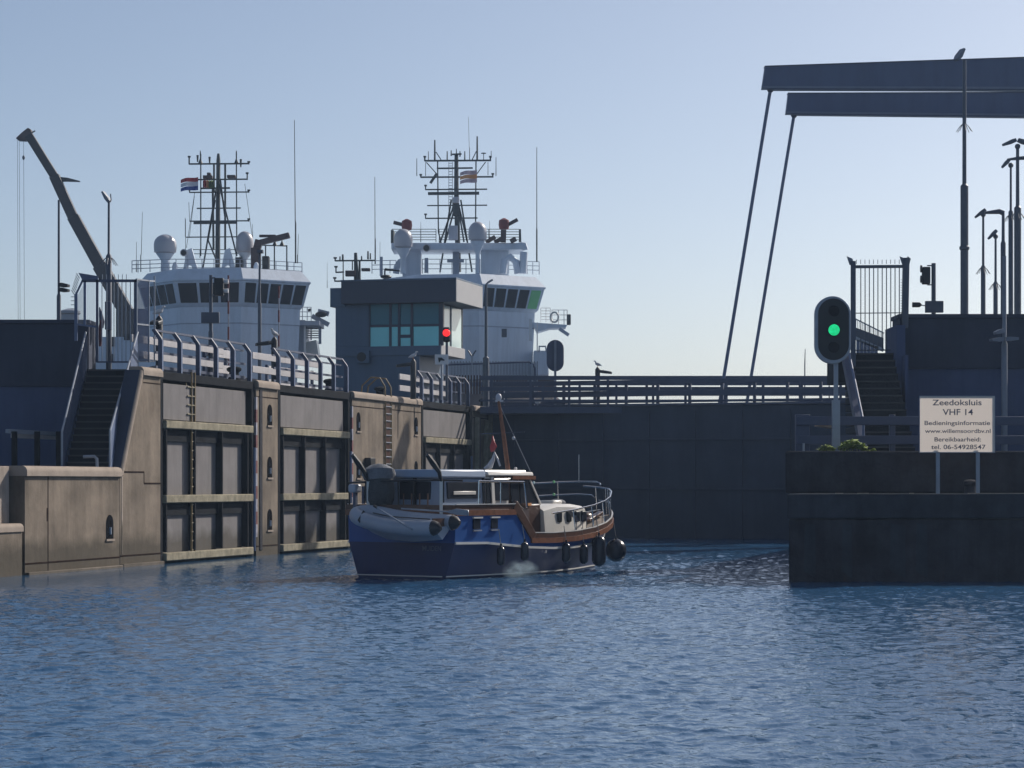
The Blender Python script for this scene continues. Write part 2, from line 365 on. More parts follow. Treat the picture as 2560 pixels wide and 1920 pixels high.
def struct(name, mb, m, **k):
    o = mb.build(name, m, **k); o['kind'] = 'structure'; return o
ZT = 6.5                                     # top of the lock walls above the water
ZL = 3.2                                     # lower terrace on the left
# quay ground behind the left wall, set back so the walls stand proud of it
a_, b_ = WF((0, -1.2, 0)), WF((62, -1.2, 0)); mb = MB(); mb.loft([[(x, y, z) for x, y in ((a_.x, a_.y), (b_.x, b_.y), (-80, b_.y), (-80, 82.5), (-14.5, 82.5), (-14.5, 80.7), (-12.95, 80.7))] for z in (-4, ZT-0.12)]); struct('quay_ground', mb, M['slate'])
mb = MB(WF); mb.box(-40, -0.02, -60, -1.25, -4, ZL-0.04); struct('lower_quay_ground', mb, M['slate'])

# ------------------------------------------------------------------ left lock wall
S0 = sw(300)
def wall_thing(name, label, s, cat='wall', group=None):
    p = WF((s, 0, 0)); return thing(name, label, cat, p, ANG, group)
def coping(s0, s1, zt, depth=1.2, proud=0.10, h=0.30, back=0):
    """rounded capping stone, profile swept along the wall"""
    mb = MB(WF); prof = []
    r = h*0.55
    prof.append((-depth+back, zt-h)); prof.append((proud, zt-h)); prof.append((proud, zt-r))
    for k in range(1, 6):
        a = k/6*math.pi/2; prof.append((proud-r+r*math.cos(a), zt-r+r*math.sin(a)))
    prof.append((proud-r, zt)); prof.append((-depth+back, zt))
    e = 0.06
    mb.loft([[(s0, o, z) for o, z in prof], [(s1, o, z) for o, z in prof]])
    return mb
def slot(root, s, zb, h=0.78, w=0.50, o=0.0):
    """arched ladder or mooring recess with a bollard pin inside"""
    g = MB(WF)
    prof = [(s-w/2, zb), (s+w/2, zb), (s+w/2, zb+h-w/2)]
    for k in range(1, 8):
        a = k/8*math.pi; prof.append((s+w/2*math.cos(a), zb+h-w/2+w/2*math.sin(a)))
    prof.append((s-w/2, zb+h-w/2))
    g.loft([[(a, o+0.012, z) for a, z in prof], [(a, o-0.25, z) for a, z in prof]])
    r = g.build('mooring_recess', M['void'], root)  # solid plug, the shade of the recess is put into its colour
    f = MB(WF); f.box(s-w/2-0.04, s+w/2+0.04, o-0.02, o+0.05, zb-0.07, zb-0.005)
    f.build('sill', M['coping'], r)
    q = MB(WF); q.cyl((s, o+0.02, zb+0.14), (s, o+0.02, zb+0.36), 0.05); q.build('mooring_pin', M['galv'], r)
def joint(mb, pts, w=0.035, o=0.006):
    for a, b in zip(pts[:-1], pts[1:]):
        if abs(a[0]-b[0]) < 1e-6: mb.box(a[0]-w/2, a[0]+w/2, o-0.05, o, min(a[1], b[1]), max(a[1], b[1]))
        else: mb.bar((a[0], o-0.02, a[1]), (b[0], o-0.02, b[1]), 0.05, w)

# far-left stepped-back stretch
sA = sw(62); sB = sw(50)
r = wall_thing('quay_wall', 'pale low quay wall with a rounded ledge at the far left edge', sA)
mb = MB(WF); mb.box(-36, sA-0.15, -1.3, -0.42, -4, ZL-0.02); mb.build('upper_wall', M['pale_concrete'], r, bevel=0.02)
mb = MB(WF); mb.box(-36, sA-0.16, -0.41, 0.0, -4, 1.28); mb.build('lower_wall', M['concrete'], r, bevel=0.02)
coping(-36, sA-0.17, 1.52, 0.42, 0.05, 0.24).build('ledge', M['coping'], r)
mb = MB(WF)
for s_ in (-13.2, -15.6): mb.box(s_-0.02, s_+0.02, -0.45, -0.40, 1.52, ZL-0.03)
mb.split('joint', M['seam'], r)
# main low block
r = wall_thing('quay_wall', 'low brown concrete quay wall below the stairs with a dark vertical crack', sw(200))
mb = MB(WF); mb.box(sA, S0-0.02, -1.2, 0, -4, ZL-0.25); mb.build('wall_face', M['concrete'], r, bevel=0.015)
coping(sA-0.05, S0-0.02, ZL).build('coping', M['coping'], r)
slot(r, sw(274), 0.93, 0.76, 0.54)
mb = MB(WF); joint(mb, [(sw(120), -0.3), (sw(120), 2.9)], 0.05)
joint(mb, [(sA+0.02, 0.33), (S0-0.04, 0.33)], 0.045)
mb.box(sw(120)-0.09, sw(120)+0.02, -0.05, 0.007, 1.55, 1.95)
mb.split('joint', M['seam'], r)
mb = MB(WF); mb.box(sA, S0-0.02, 0.0, 0.14, -4, -0.02+0.10); mb.build('plinth', M['pale_concrete'], r, bevel=0.03)
# sloping pier next to the first gate
r = wall_thing('sloping_pier', 'tall brown concrete pier with a slanted left edge beside the stairs', sw(350))
sS = sw(352)
poly = [(S0, -4), (S0, ZL-0.1), (sS, ZT-0.3), (-0.02, ZT-0.3), (-0.02, -4)]
mb = MB(WF); mb.loft([[(a, 0, z) for a, z in poly], [(a, -0.42, z) for a, z in poly]]); mb.build('wall_face', M['concrete'], r, bevel=0.02)
coping(sS, 0.0, ZT, 0.42).build('coping', M['coping'], r, bevel=0.02)
mb = MB(WF)                                    # rounded slanting edge
for o_ in (-0.06,): mb.tube([(S0+0.02, o_, ZL-0.25), (sS+0.02, o_, ZT-0.16)], 0.15, 12)
mb.build('slanting_edge', M['coping'], r)
mb = MB(WF); mb.prism([(S0-0.16, -0.17, ZL-0.2), (sS-0.16, -0.17, ZT-0.12), (sS-0.16, -0.48, ZT-0.12), (S0-0.16, -0.48, ZL-0.2)], WF((0.2,0,0))-WF((0,0,0)))
mb.build('slanting_wall', M['flood'], r)
mb = MB(WF); joint(mb, [(S0+0.02, 3.05), (sw(360), 3.05)], 0.05); joint(mb, [(sw(360), 3.05), (sw(360), 2.68)], 0.05); joint(mb, [(sw(360), 2.68), (-0.04, 2.68)], 0.05)
joint(mb, [(S0+0.02, 0.36), (-0.04, 0.36)], 0.045); joint(mb, [(sS+0.2, ZT-0.52), (-0.04, ZT-0.52)], 0.03)
mb.split('joint', M['seam'], r)
mb = MB(WF); mb.box(S0+0.12, S0+0.2, -0.02, 0.012, 0.4, 3.0); mb.box(S0, -0.02, 0.0, 0.14, -4, 0.10); mb.build('plinth', M['pale_concrete'], r, bevel=0.01)

# piers between the gates
def pier(px0, px1, label, slots, gauge=True):
    a, b = sw(px0), sw(px1)
    r = wall_thing('lock_pier', label, (a+b)/2)
    mb = MB(WF); mb.box(a, b, -3.0, 0, -4, ZT-0.30); mb.build('wall_face', M['concrete'], r, bevel=0.03)
    coping(a+0.02, b-0.02, ZT, 3.0).build('coping', M['coping'], r, bevel=0.03)
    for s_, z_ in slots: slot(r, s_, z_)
    mb = MB(WF)
    for z_ in (ZT-0.62,): joint(mb, [(a+0.03, z_), (b-0.03, z_)], 0.035)
    joint(mb, [(a+0.03, 0.36), (b-0.03, 0.36)], 0.04)
    mb.split('joint', M['seam'], r)
    if gauge:
        for k in range(11):
            z0 = 0.7+k*0.47
            g = MB(WF); g.box(a-0.015, a+0.12, -0.2, 0.014, z0, z0+0.465)
            g.build('gauge_band', M['faded_red'] if k % 2 else M['faded_white'], r)
    return r
p1a, p1b = sw(640), sw(695)
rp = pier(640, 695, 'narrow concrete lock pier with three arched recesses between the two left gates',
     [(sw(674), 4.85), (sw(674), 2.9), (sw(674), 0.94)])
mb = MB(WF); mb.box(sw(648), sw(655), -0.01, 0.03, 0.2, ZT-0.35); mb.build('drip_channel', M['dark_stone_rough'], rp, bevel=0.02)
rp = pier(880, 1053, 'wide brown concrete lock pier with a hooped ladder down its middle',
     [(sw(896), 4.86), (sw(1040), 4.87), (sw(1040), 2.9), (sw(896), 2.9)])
# ladder with curved grab rails on the wide pier
sl_ = sw(968)
lad = MB(WF)
for d in (-0.42, 0.42):
    lad.tube([(sl_+d, 0.05, -0.5), (sl_+d, 0.05, ZT-0.1), (sl_+d, 0.03, ZT+0.35), (sl_+d, -0.2, ZT+0.72), (sl_+d, -0.6, ZT+0.75), (sl_+d, -1.0, ZT+0.4), (sl_+d, -1.05, ZT-0.02)], 0.035, 8)
lad.build('ladder_rail', M['yellow'], rp)
lad = MB(WF); lad.box(sl_-0.36, sl_+0.36, -0.01, 0.02, -0.5, ZT-0.35); lad.build('ladder_back', M['dark_wood'], rp)
for k in range(20):
    q = MB(WF); q.cyl((sl_-0.4, 0.06, 0.1+k*0.31), (sl_+0.4, 0.06, 0.1+k*0.31), 0.022, seg=6); q.build('rung', M['galv'], rp)
rp = pier(1182, 1222, 'last slim concrete lock pier with leaning timber fenders beside the dark gate', [], False)
mb = MB(WF)
mb.bar((sw(1184), 0.14, 0.2), (sw(1184)+0.2, 0.14, ZT-0.6), 0.22, 0.2); mb.bar((sw(1202), 0.14, 0.2), (sw(1210), 0.14, ZT-0.7), 0.2, 0.2); mb.bar((sw(1214), 0.14, -0.2), (sw(1220), 0.14, ZT-0.3), 0.2, 0.2)
mb.split('fender_timber', M['timber'], rp, bevel=0.03)
mb = MB(WF); mb.bar((sw(1192), 0.10, 0.2), (sw(1192), 0.10, ZT-0.6), 0.3, 0.12); mb.build('rust_streak_board', M['maroon'], rp)
lamp_l = None
# small black box lamp on the wide pier
r = wall_thing('wall_lamp', 'small black box lamp on a thin rod on the wide brown pier', sw(915), 'lamp')
mb = MB(WF); mb.box(sw(910), sw(922), 0.02, 0.3, 3.35, 3.75); mb.build('lamp_box', M['black'], r, bevel=0.02)
mb = MB(WF); mb.cyl((sw(916), 0.06, 1.6), (sw(916), 0.06, 3.35), 0.025); mb.build('rod', M['galv'], r)

# the three gate leaves folded in their recesses
def gate(px0, px1, label, ladder, col_shift=0):
    a, b = sw(px0), sw(px1); L_ = b-a
    r = wall_thing('lock_gate_leaf', label, (a+b)/2, 'lock gate', 'gate leaves folded against the left lock wall')
    zt = ZT-0.35
    pa, pb = a+0.45, b-1.5 if L_ > 7 else b-0.9    # clear width of the plated front
    e = b-0.2
    back = MB(WF); back.box(a+0.25, e-0.2, -0.95, -0.22, -3, zt-0.1); back.build('skin_plate', M['panel'], r)
    rc = MB(WF); rc.box(a-0.02, a+0.2, -1.6, -0.02, -3, ZT-0.05); rc.box(e+0.0, b+0.95 if L_ > 7 else b+0.6, -1.6, -0.06, -3, ZT-0.05); rc.box(a, b+0.9, -1.9, -1.5, -3, zt)
    rc.build('recess_frame', M['black_steel'], r)
    tp = MB(WF); tp.box(a+0.2, e, -1.0, -0.02, zt-0.02, ZT-0.08); tp.build('top_walkway', M['black_steel'], r, bevel=0.02)
    up = MB(WF); up.box(a+0.35, e-0.75, -0.218, -0.06, 4.82, zt-0.12); up.build('upper_panel', M['panel'], r, bevel=0.01)
    for z_ in (4.52, 2.02, -0.02+0.10):
        t = MB(WF); t.box(a+0.3, e-0.15, -0.215, 0.08, z_, z_+0.27); t.build('timber_wale', M['timber'], r, bevel=0.03)
        if z_ > 1: t = MB(WF); t.box(a+0.32, e-0.2, -0.216, -0.12, z_-0.42, z_-0.003); t.build('wale_shade_band', M['black_steel'], r)  # dark band deepens the shadow under the wale by colour
    w = (e-1.2-a-0.4)
    for k in range(4):
        s_ = a+0.38+k*(e-0.65-a-0.38)/3
        q = MB(WF); q.box(s_, s_+0.10, -0.214, 0.03, 0.38, 4.5); q.build('rib', M['black_steel'], r)
    st = MB(WF); st.cyl((e+0.05, 0.02, 0.2), (e+0.05, 0.02, 4.0), 0.05); st.build('pipe', M['rail_blue'], r)
    if ladder:
        s_ = sw(ladder)
        q = MB(WF); q.box(s_-0.50, s_-0.46, -0.10, -0.06, 4.8, ZT-0.1); q.box(s_-0.15, s_-0.11, -0.06, 0.0, 0.2, ZT); q.box(s_+0.15, s_+0.19, -0.06, 0.0, 0.2, ZT)
        q.build('ladder_rail', M['yellow'], r)
        for k in range(19):
            q = MB(WF); q.cyl((s_-0.48 if k > 14 else s_-0.15, -0.03, 0.4+k*0.31), (s_+0.18, -0.03, 0.4+k*0.31), 0.025, seg=6); q.build('rung', M['timber'], r)
    # railing on top: curved posts and two pale boards
    for z0, z1 in ((0.40, 0.66), (0.92, 1.18)):
        q = MB(WF); q.box(a+0.3, e, -1.22, -1.16, ZT+z0, ZT+z1); q.build('rail_board', M['rail_pale'], r, bevel=0.01)
    q = MB(WF); q.box(a+0.2, e, -0.40, -0.30, ZT+1.26, ZT+1.33)
    q.box(a+0.3, e, -0.40, -0.36, ZT+1.02, ZT+1.08); q.box(a+0.3, e, -0.34, -0.30, ZT+0.52, ZT+0.60); q.box(a+0.3, e, -0.34, -0.30, ZT+0.02, ZT+0.12)
    q.build('hand_rail', M['rail_dark'], r)
    n = 6 if L_ > 5.5 else 5
    for k in range(n):
        s_ = a+0.28+k*(e-a-0.34)/(n-1)
        prof = [(-0.20, -0.1), (-0.06, -0.1), (-0.06, 0.98), (-0.10, 1.06), (-0.30, 1.32), (-0.40, 1.32), (-0.40, 1.26), (-0.22, 1.02), (-0.20, 0.96)]
        q = MB(WF); q.loft([[(s_-0.05, o, ZT+z) for o, z in prof], [(s_+0.05, o, ZT+z) for o, z in prof]])
        po = q.build('rail_post', M['rail_dark'], r)
        q = MB(WF); q.box(s_-0.055, s_+0.055, -0.058, -0.045, ZT-0.08, ZT+0.97); q.build('edge_strip', M['rail_blue'], po)
    return r
gate(402, 638, 'nearest grey lock gate leaf with a tall yellow ladder', 484)
gate(697, 878, 'grey lock gate leaf between the narrow pier and the wide pier', None)
gate(1056, 1180, 'farthest grey lock gate leaf partly behind the boat cabin', None)
# fixed board railing between the gates
def boards(px0, px1, off, label, post=True):
    a, b = sw(px0), sw(px1)
    r = wall_thing('board_fence', label, (a+b)/2, 'railing')
    for z0, z1 in ((0.28, 0.58), (0.85, 1.15)):
        q = MB(WF); q.box(a, b, off, off+0.06, ZT+z0, ZT+z1); q.build('rail_board', M['rail_pale'], r, bevel=0.01)
    n = 3
    for k in range(n):
        s_ = a+0.1+k*(b-a-0.2)/(n-1)
        q = MB(WF); q.box(s_-0.07, s_+0.07, off-0.12, off-0.01, ZT-0.12, ZT+1.2); q.build('rail_post', M['rail_dark'], r)
boards(615, 672, -1.6, 'short two board pale railing on the narrow pier')
boards(905, 1010, -4.2, 'two board pale railing above the wide pier')
# bollards on the coping
bol = None
for px, lb in ((633, 'black bollard on top of the narrow pier'), (868, 'black bollard on the left end of the wide pier'), (1015, 'black bollard on the right part of the wide pier'), (1246, 'black bollard above the slim pier')):
    p = WF((sw(px), -0.75 if px != 1015 else -1.2, ZT))
    if bol is None:
        bol = thing('bollard', lb, 'bollard', p, 0, 'bollards on the lock wall')
        m_ = MB(frame(p, 0)); m_.lathe((0,0,0), [(0.24,-0.02),(0.22,0.04),(0.19,0.08),(0.18,0.26),(0.27,0.33),(0.28,0.40),(0.2,0.46),(0.02,0.49)], 18); m_.build('bollard_body', M['black_steel'], bol)
    else: dup(bol, p, 0, lb)

# ------------------------------------------------------------------ flood walls and stairs
zf = 8.2
p = P(110, 1160, 81); r = thing('flood_wall', 'dark blue flood wall left of the stairs', 'wall', (p.x, 81, ZL))
x1 = (222-1280)*81/F
mb = MB(); mb.box(x1-40, x1, 81, 82.2, ZL+0.0, 5.95); mb.build('lower_band', M['flood_low'], r)
mb = MB(); mb.box(x1-40, x1+0.01, 80.93, 82.3, 5.955, zf-0.14); mb.build('upper_band', M['flood'], r)
mb = MB(); mb.box(x1-40, x1+0.05, 80.85, 82.4, zf-0.135, zf); mb.build('coping', M['flood'], r, bevel=0.02)
xr = (2246-1280)*79/F
r = thing('flood_wall', 'dark blue flood wall right of the stairs behind the information sign', 'wall', (xr+4, 79, 3.6))
mb = MB(); mb.box(xr+0.02, xr+45, 79, 80.2, 3.4, 6.45); mb.build('lower_band', M['flood_low'], r)
mb = MB(); mb.box(xr+0.01, xr+45, 78.93, 80.3, 6.455, zf-0.1); mb.build('upper_band', M['flood'], r)
mb = MB(); mb.box(xr-0.02, xr+45, 78.86, 80.4, zf-0.095, zf+0.05); mb.build('coping', M['flood'], r, bevel=0.02)
mb = MB(); mb.box(xr-0.28, xr+0.0, 77.6, 80.0, 3.4, zf-0.4); mb.box(xr-0.10, xr+0.0, 77.0, 77.6, 3.4, zf-1.4); mb.build('stair_cheek_wall', M['flood_low'], r)
mb = MB(); mb.loft([[(a, b, z) for a, b in ((12.0, 80.5), (60, 80.5), (60, 140), (27.6, 140))] for z in (-4, 6.35)]); struct('right_quay_ground', mb, M['slate'])

def stairs(name, label, x0, x1, ya, yb, za, zb, n, label2=None):
    r = thing(name, label, 'stairs', ((x0+x1)/2, ya, za))
    prof = []; dy = (yb-ya)/n; dz = (zb-za)/n
    mb = MB()
    for k in range(n):
        mb.box(x0, x1, ya+k*dy, yb+0.02*k, za+k*dz, za+(k+1)*dz-0.05)
    mb.build('step_block', M['step'], r)
    for k in range(n):
        q = MB(); q.box(x0-0.005, x1+0.005, ya+k*dy-0.04, ya+(k+1)*dy+0.01, za+(k+1)*dz-0.049, za+(k+1)*dz); q.build('tread', M['nosing'], r)
    return r
# left stairs
sx0, sx1 = -14.22, -12.86
r = stairs('staircase', 'left concrete staircase climbing from the low quay to the fenced platform', sx0, sx1, 76.6, 80.6, ZL-0.05, ZT, 15)
for x_, nm, pan in ((sx0-0.08, 'left', False), (sx1+0.08, 'right', True)):
    q = MB()
    xt = x_+(0.22 if pan else 0)
    q.bar((x_, 76.3, ZL-0.1), (xt, 80.5, ZT-0.05), 0.05, 0.3); q.build('stringer', M['rail_blue'], r)
    q = MB(); q.tube([(x_, 76.3, ZL), (x_, 76.3, ZL+1.15), (xt, 80.5, ZT+1.25), (xt, 80.5, ZT)], 0.035, 8); q.build('hand_rail', M['galv'], r)
    q = MB()
    if pan:
        q.prism([(x_-0.02, 76.3, ZL+0.05), (xt-0.02, 80.5, ZT+0.05), (xt-0.02, 80.5, ZT+1.22), (x_-0.02, 76.3, ZL+1.12)], (0.03, 0, 0))
        q.build('side_panel', M['rail_blue'], r)
    else:
        for k in range(19):
            t = k/18; y_ = 76.3+4.2*t; z_ = ZL+(ZT-ZL)*t
            q = MB(); q.bar((x_, y_, z_), (x_, y_, z_+1.12), 0.10, 0.03); q.build('baluster', M['rail_dark'], r)
r = thing('handrail', 'short bent pale handrail at the foot of the left stairs', 'handrail', P(235, 1168, 76.0))
q = MB(); q.tube([P(208, 1142, 76), P(236, 1141, 76), P(242, 1147, 76), P(243, 1168, 76)], 0.05, 8); q.build('tube', M['galv'], r)
# low guard rail on the terrace
r = thing('guard_rail', 'low guard rail with a pale board in front of the left flood wall', 'railing', P(90, 1165, 77.5))
q = MB(); q.bar(P(18, 1073, 77.5)+Vector((0,0,-0.06)), P(150, 1081, 79.0)+Vector((0,0,-0.06)), 0.2, 0.13); q.build('top_rail', M['galv'], r)
q = MB(); q.bar(P(22, 1090, 77.5)+Vector((0,0.35,0.03)), P(147, 1095, 79.0)+Vector((0,0.35,0.03)), 0.03, 0.17); q.build('pale_board', M['white'], r)  # plain white board behind the top rail
for px in (35, 92, 146):
    q = MB(); p = P(px, 1080, 77.5); q.box(p.x-0.08, p.x+0.08, p.y-0.02, p.y+0.14, ZL-0.04, p.z+0.02); q.build('post', M['black_steel'], r)

# left platform fence
ZF = 80.6
zb_ = ZT-0.1
def bars(mb, pxs, y0, y1, Z, w):
    for px in pxs: mb.bar(P(px, y0, Z), P(px, y1, Z), w, w)
r = thing('security_gate', 'pale blue security gate with spikes at the head of the left stairs', 'gate', P(290, 905, ZF))
q = MB(); q.bar(P(243, 700, ZF), P(243, 906, ZF), 0.08); q.bar(P(338, 700, ZF), P(338, 906, ZF), 0.08); q.bar(P(205, 702, ZF), P(342, 702, ZF), 0.08, 0.09)
q.bar(P(243, 905, ZF), P(338, 905, ZF), 0.05); q.build('gate_frame', M['rail_dark'], r)
q = MB(); bars(q, [255, 267, 285, 295, 305, 315, 326], 704, 905, ZF, 0.025); q.build('bars', M['galv'], r)
q = MB(); bars(q, [256, 266, 277, 286, 296, 306, 316], 686, 700, ZF, 0.02); q.build('spikes', M['galv'], r)
r = thing('mesh_fence_panel', 'tall galvanised mesh panel right of the left security gate', 'fence', P(358, 908, ZF))
q = MB(); q.bar(P(341, 697, ZF), P(341, 908, ZF), 0.06); q.bar(P(372, 700, ZF+.8), P(372, 906, ZF+.8), 0.05); q.bar(P(386, 690, ZF+1.6), P(386, 905, ZF+1.6), 0.05)
q.bar(P(341, 698, ZF), P(372, 702, ZF+.8), 0.05); q.bar(P(341, 810, ZF), P(372, 813, ZF+.8), 0.05); q.bar(P(341, 903, ZF), P(386, 903, ZF+1.6), 0.05); q.bar(P(372, 702, ZF+.8), P(386, 703, ZF+1.6), 0.05)
q.build('frame', M['galv'], r)
q = MB()
for k in range(24):
    t = k/24; q.bar(P(341+31*t, 700, ZF+.8*t), P(341+31*t, 903, ZF+.8*t), 0.012)
q.build('mesh', M['rail_blue'], r)
r = thing('side_fence', 'folded side fence with outward spikes left of the security gate', 'fence', P(200, 820, ZF+0.5))
q = MB(); q.bar(P(190, 735, ZF), P(190, 852, ZF), 0.10); q.bar(P(190, 736, ZF), P(207, 700, ZF), 0.06); q.bar(P(212, 702, ZF), P(212, 812, ZF), 0.08); q.bar(P(193, 811, ZF), P(245, 818, ZF), 0.06)
q.build('frame', M['rail_blue'], r)
q = MB(); q.prism([P(196, 682, ZF+.6), P(245, 690, ZF+.2), P(245, 702, ZF+.2), P(206, 701, ZF+.6)], (0, 0.03, 0)); q.build('top_plate', M['rail_blue'], r)
q = MB()
for k in range(8):
    t = k/7; p = P(187+12*t, 738-42*t, ZF); q.bar(p, p+Vector((-0.11, 0, 0.17)), 0.025)
for k in range(4): p = P(187, 742+10*k, ZF); q.bar(p, p+Vector((-0.13, 0, 0)), 0.02)
q.build('spikes', M['rail_dark'], r)
q = MB()
for k in range(7): q.bar(P(193+2.8*k, 740-5*k, ZF+0.02), P(193+2.8*k, 812, ZF+0.02), 0.012)
for k in range(6): q.bar(P(215+5*k, 705, ZF+0.02), P(215+5*k, 815, ZF+0.02), 0.012)
q.build('mesh', M['galv'], r)
# furled flag by the gate
r = thing('furled_flag', 'furled dark and dull red flag hanging behind the left security gate', 'flag', P(252, 865, 82.5))
q = MB(); q.tube([P(249, 768, 82.5), P(252, 785, 82.5), P(255, 805, 82.5), P(253, 820, 82.5)], [0.02, 0.07, 0.10, 0.08], 10); q.build('dark_cloth', M['rail_dark'], r)
q = MB(); q.tube([P(253, 800, 82.4), P(250, 830, 82.4), P(251, 850, 82.4), P(250, 866, 82.4)], [0.05, 0.075, 0.06, 0.04], 10); q.build('red_cloth', M['faded_red'], r)
r = thing('storage_tank', 'round grey tank with a lid beyond the left flood wall', 'tank', P(175, 815, 95))
q = MB(frame((P(175, 815, 95).x, 95, ZT)), 0) if False else MB(frame((P(175,815,95).x, 95, ZT-0.1), 0))
q.lathe((0,0,0), [(0.36,0),(0.36,2.95),(0.42,3.0),(0.42,3.1),(0.1,3.2),(0.02,3.2)], 22); q.build('tank_body', M['galv'], r)

# ------------------------------------------------------------------ lamp poles and signals, left side
def climbguard(mb, x, y, z, s=0.3):
    for a in range(8):
        t = a*math.pi/4; dx, dy = math.cos(t), math.sin(t)
        mb.tube([(x+0.03*dx, y+0.03*dy, z), (x+s*0.55*dx, y+s*0.55*dy, z-0.12*s/0.3), (x+s*dx, y+s*dy, z-0.32*s/0.3)], 0.012, 4)
def flood_head(mb, p, d, tilt=0.5, L_=0.55, w=0.32, h=0.12):
    """flat floodlight head leaning out in direction d"""
    d = Vector(d).normalized(); a = p; b = p+d*L_
    side = Vector((-d.y, d.x, 0))
    if side.length < .1: side = Vector((0, 1, 0))
    side.normalize(); up = side.cross(d).normalized()
    r0 = [a-side*w*.35-up*h*.5, a+side*w*.35-up*h*.5, a+side*w*.35+up*h*.5, a-side*w*.35+up*h*.5]
    m_ = a+d*L_*.35
    r1 = [m_-side*w*.5-up*h*.6, m_+side*w*.5-up*h*.6, m_+side*w*.5+up*h*.6, m_-side*w*.5+up*h*.6]
    r2 = [b-side*w*.42-up*h*.35, b+side*w*.42-up*h*.35, b+side*w*.42+up*h*.3, b-side*w*.42+up*h*.3]
    mb.loft([r0, r1, r2])
def pole(name, label, px, Z, ytop, zbase, r0=0.09, r1=0.055, zsplit=None, m='pole', cat='lamp post', group=None, guard=None):
    base = Vector(((px-1280)*Z/F, Z, zbase)); r = thing(name, label, cat, base, 0, group)
    zt = P(px, ytop, Z).z; x, y = base.x, base.y
    mb = MB()
    if zsplit is None: zsplit = zbase+(zt-zbase)*0.45
    mb.tube([(x,y,zbase), (x,y,zsplit), (x,y,zsplit+0.08), (x,y,zt)], [r0, r0, r1, r1*0.85], 12)
    mb.build('pole', M[m], r)
    if guard:
        g = MB(); climbguard(g, x, y, guard); g.build('climb_guard', M[m], r)
    return r, Vector((x, y, zt))

GL = 'lamp posts beyond the left flood wall'
r, t = pole('lamp_post', 'tall lamp post left of the crane with two floodlights halfway up', 147, 84, 500, ZT, 0.075, 0.045, P(147, 740, 84).z)
for yy in (712, 724):
    q = MB(); flood_head(q, P(149, yy, 84), (1, -0.2, -0.12), L_=0.34, w=0.25, h=0.13); q.build('floodlight', M['black'], r)
r, t = pole('lamp_post', 'slim lamp post with one upturned floodlight standing behind the left security gate', 272, 82.2, 505, ZT, 0.10, 0.045, P(272, 640, 82.2).z, guard=P(272, 640, 82.2).z)
q = MB(); flood_head(q, t+Vector((0.02, 0, 0.0)), (-0.55, 0.1, 0.85), L_=0.42, w=0.3, h=0.1); q.build('floodlight', M['pole_pale'], r)
q = MB(); q.tube([t, t+Vector((0.08, 0, 0.06)), t+Vector((0.06, 0, 0.28))], 0.02, 6); q.build('bracket', M['pole'], r)
r = thing('control_cabinet', 'narrow dark control box on the lamp post behind the left gate', 'cabinet', P(273, 825, 81.9))
q = MB(); a = P(265, 825, 81.95); b = P(280, 755, 81.95); q.box(a.x, b.x, 81.7, 81.95, a.z, b.z); q.build('cabinet_body', M['rail_dark'], r, bevel=0.02)
r, t = pole('lamp_post', 'thin dark lamp post in front of the left ship bridge', 649, 99, 632, ZT, 0.075, 0.05, P(649, 760, 99).z)
q = MB(); q.box(t.x-0.08, t.x+0.16, t.y-0.3, t.y+0.1, t.z-0.02, t.z+0.1); q.build('lamp_head', M['pole'], r)
r, t = pole('lamp_post', 'thin dark lamp post standing right of the control house', 1215, 121, 712, ZT, 0.16, 0.075, P(1215, 895, 121).z)
q = MB(); q.tube([t, t+Vector((0.1, 0, 0.12)), t+Vector((0.34, 0, 0.26))], 0.05, 6); q.build('lamp_head', M['pole_pale'], r)
r, t = pole('lamp_post', 'lamp post with a broad dark head rising behind the control house roof', 962, 118, 676, ZT, 0.08, 0.05)
q = MB(); q.tube([t, t+Vector((0.02, 0, 0.05)), t+Vector((0.75, 0.1, -0.02))], [0.05, 0.07, 0.03], 8); q.build('lamp_arm', M['black'], r)
q = MB(); p = P(965, 692, 116.8); q.ball(p, 0.28, 0.3, 0.10); q.build('lamp_head', M['black'], r)

# signal with two lamps, left
def signal(px, Z, label, ytop, ybox, side):
    r, t = pole('navigation_signal', label, px, Z, ytop, ZT, 0.09, 0.07, cat='signal')
    x = t.x; y = t.y
    a, b = P(px+10*side, ytop+52, Z), P(px+33*side, ytop+8, Z)
    q = MB(); x0, x1 = sorted((a.x, b.x)); q.box(x0, x1, y-0.25, y+0.05, a.z, b.z); q.build('signal_head', M['black'], r, bevel=0.03)
    for zz in (t.z-0.1, t.z-0.72):
        q = MB(); q.bar((x, y, zz), (a.x+0.02*side, y, zz), 0.05); q.build('bracket', M['pole'], r)
    for k in range(2):
        zc = b.z-0.12-k*0.34
        xe = x1 if side > 0 else x0
        q = MB(); q.lathe((xe+0.0*side, y-0.1, zc), [(0.07, 0), (0.085, 0.17*side)], 14, 'x'); q.build('lamp_visor', M['white' if px < 1000 else 'black'], r)  # white on the left signal is sun glint put into the visor colour
    q = MB(); c = P(px, ybox, Z); q.box(c.x-0.33, c.x+0.33, y-0.22, y-0.07, c.z-0.2, c.z+0.2); q.build('sign_box', M['pole'], r, bevel=0.02)
    return r
signal(527, 88, 'black two lamp navigation signal in front of the left ship windows', 688, 795, 1)
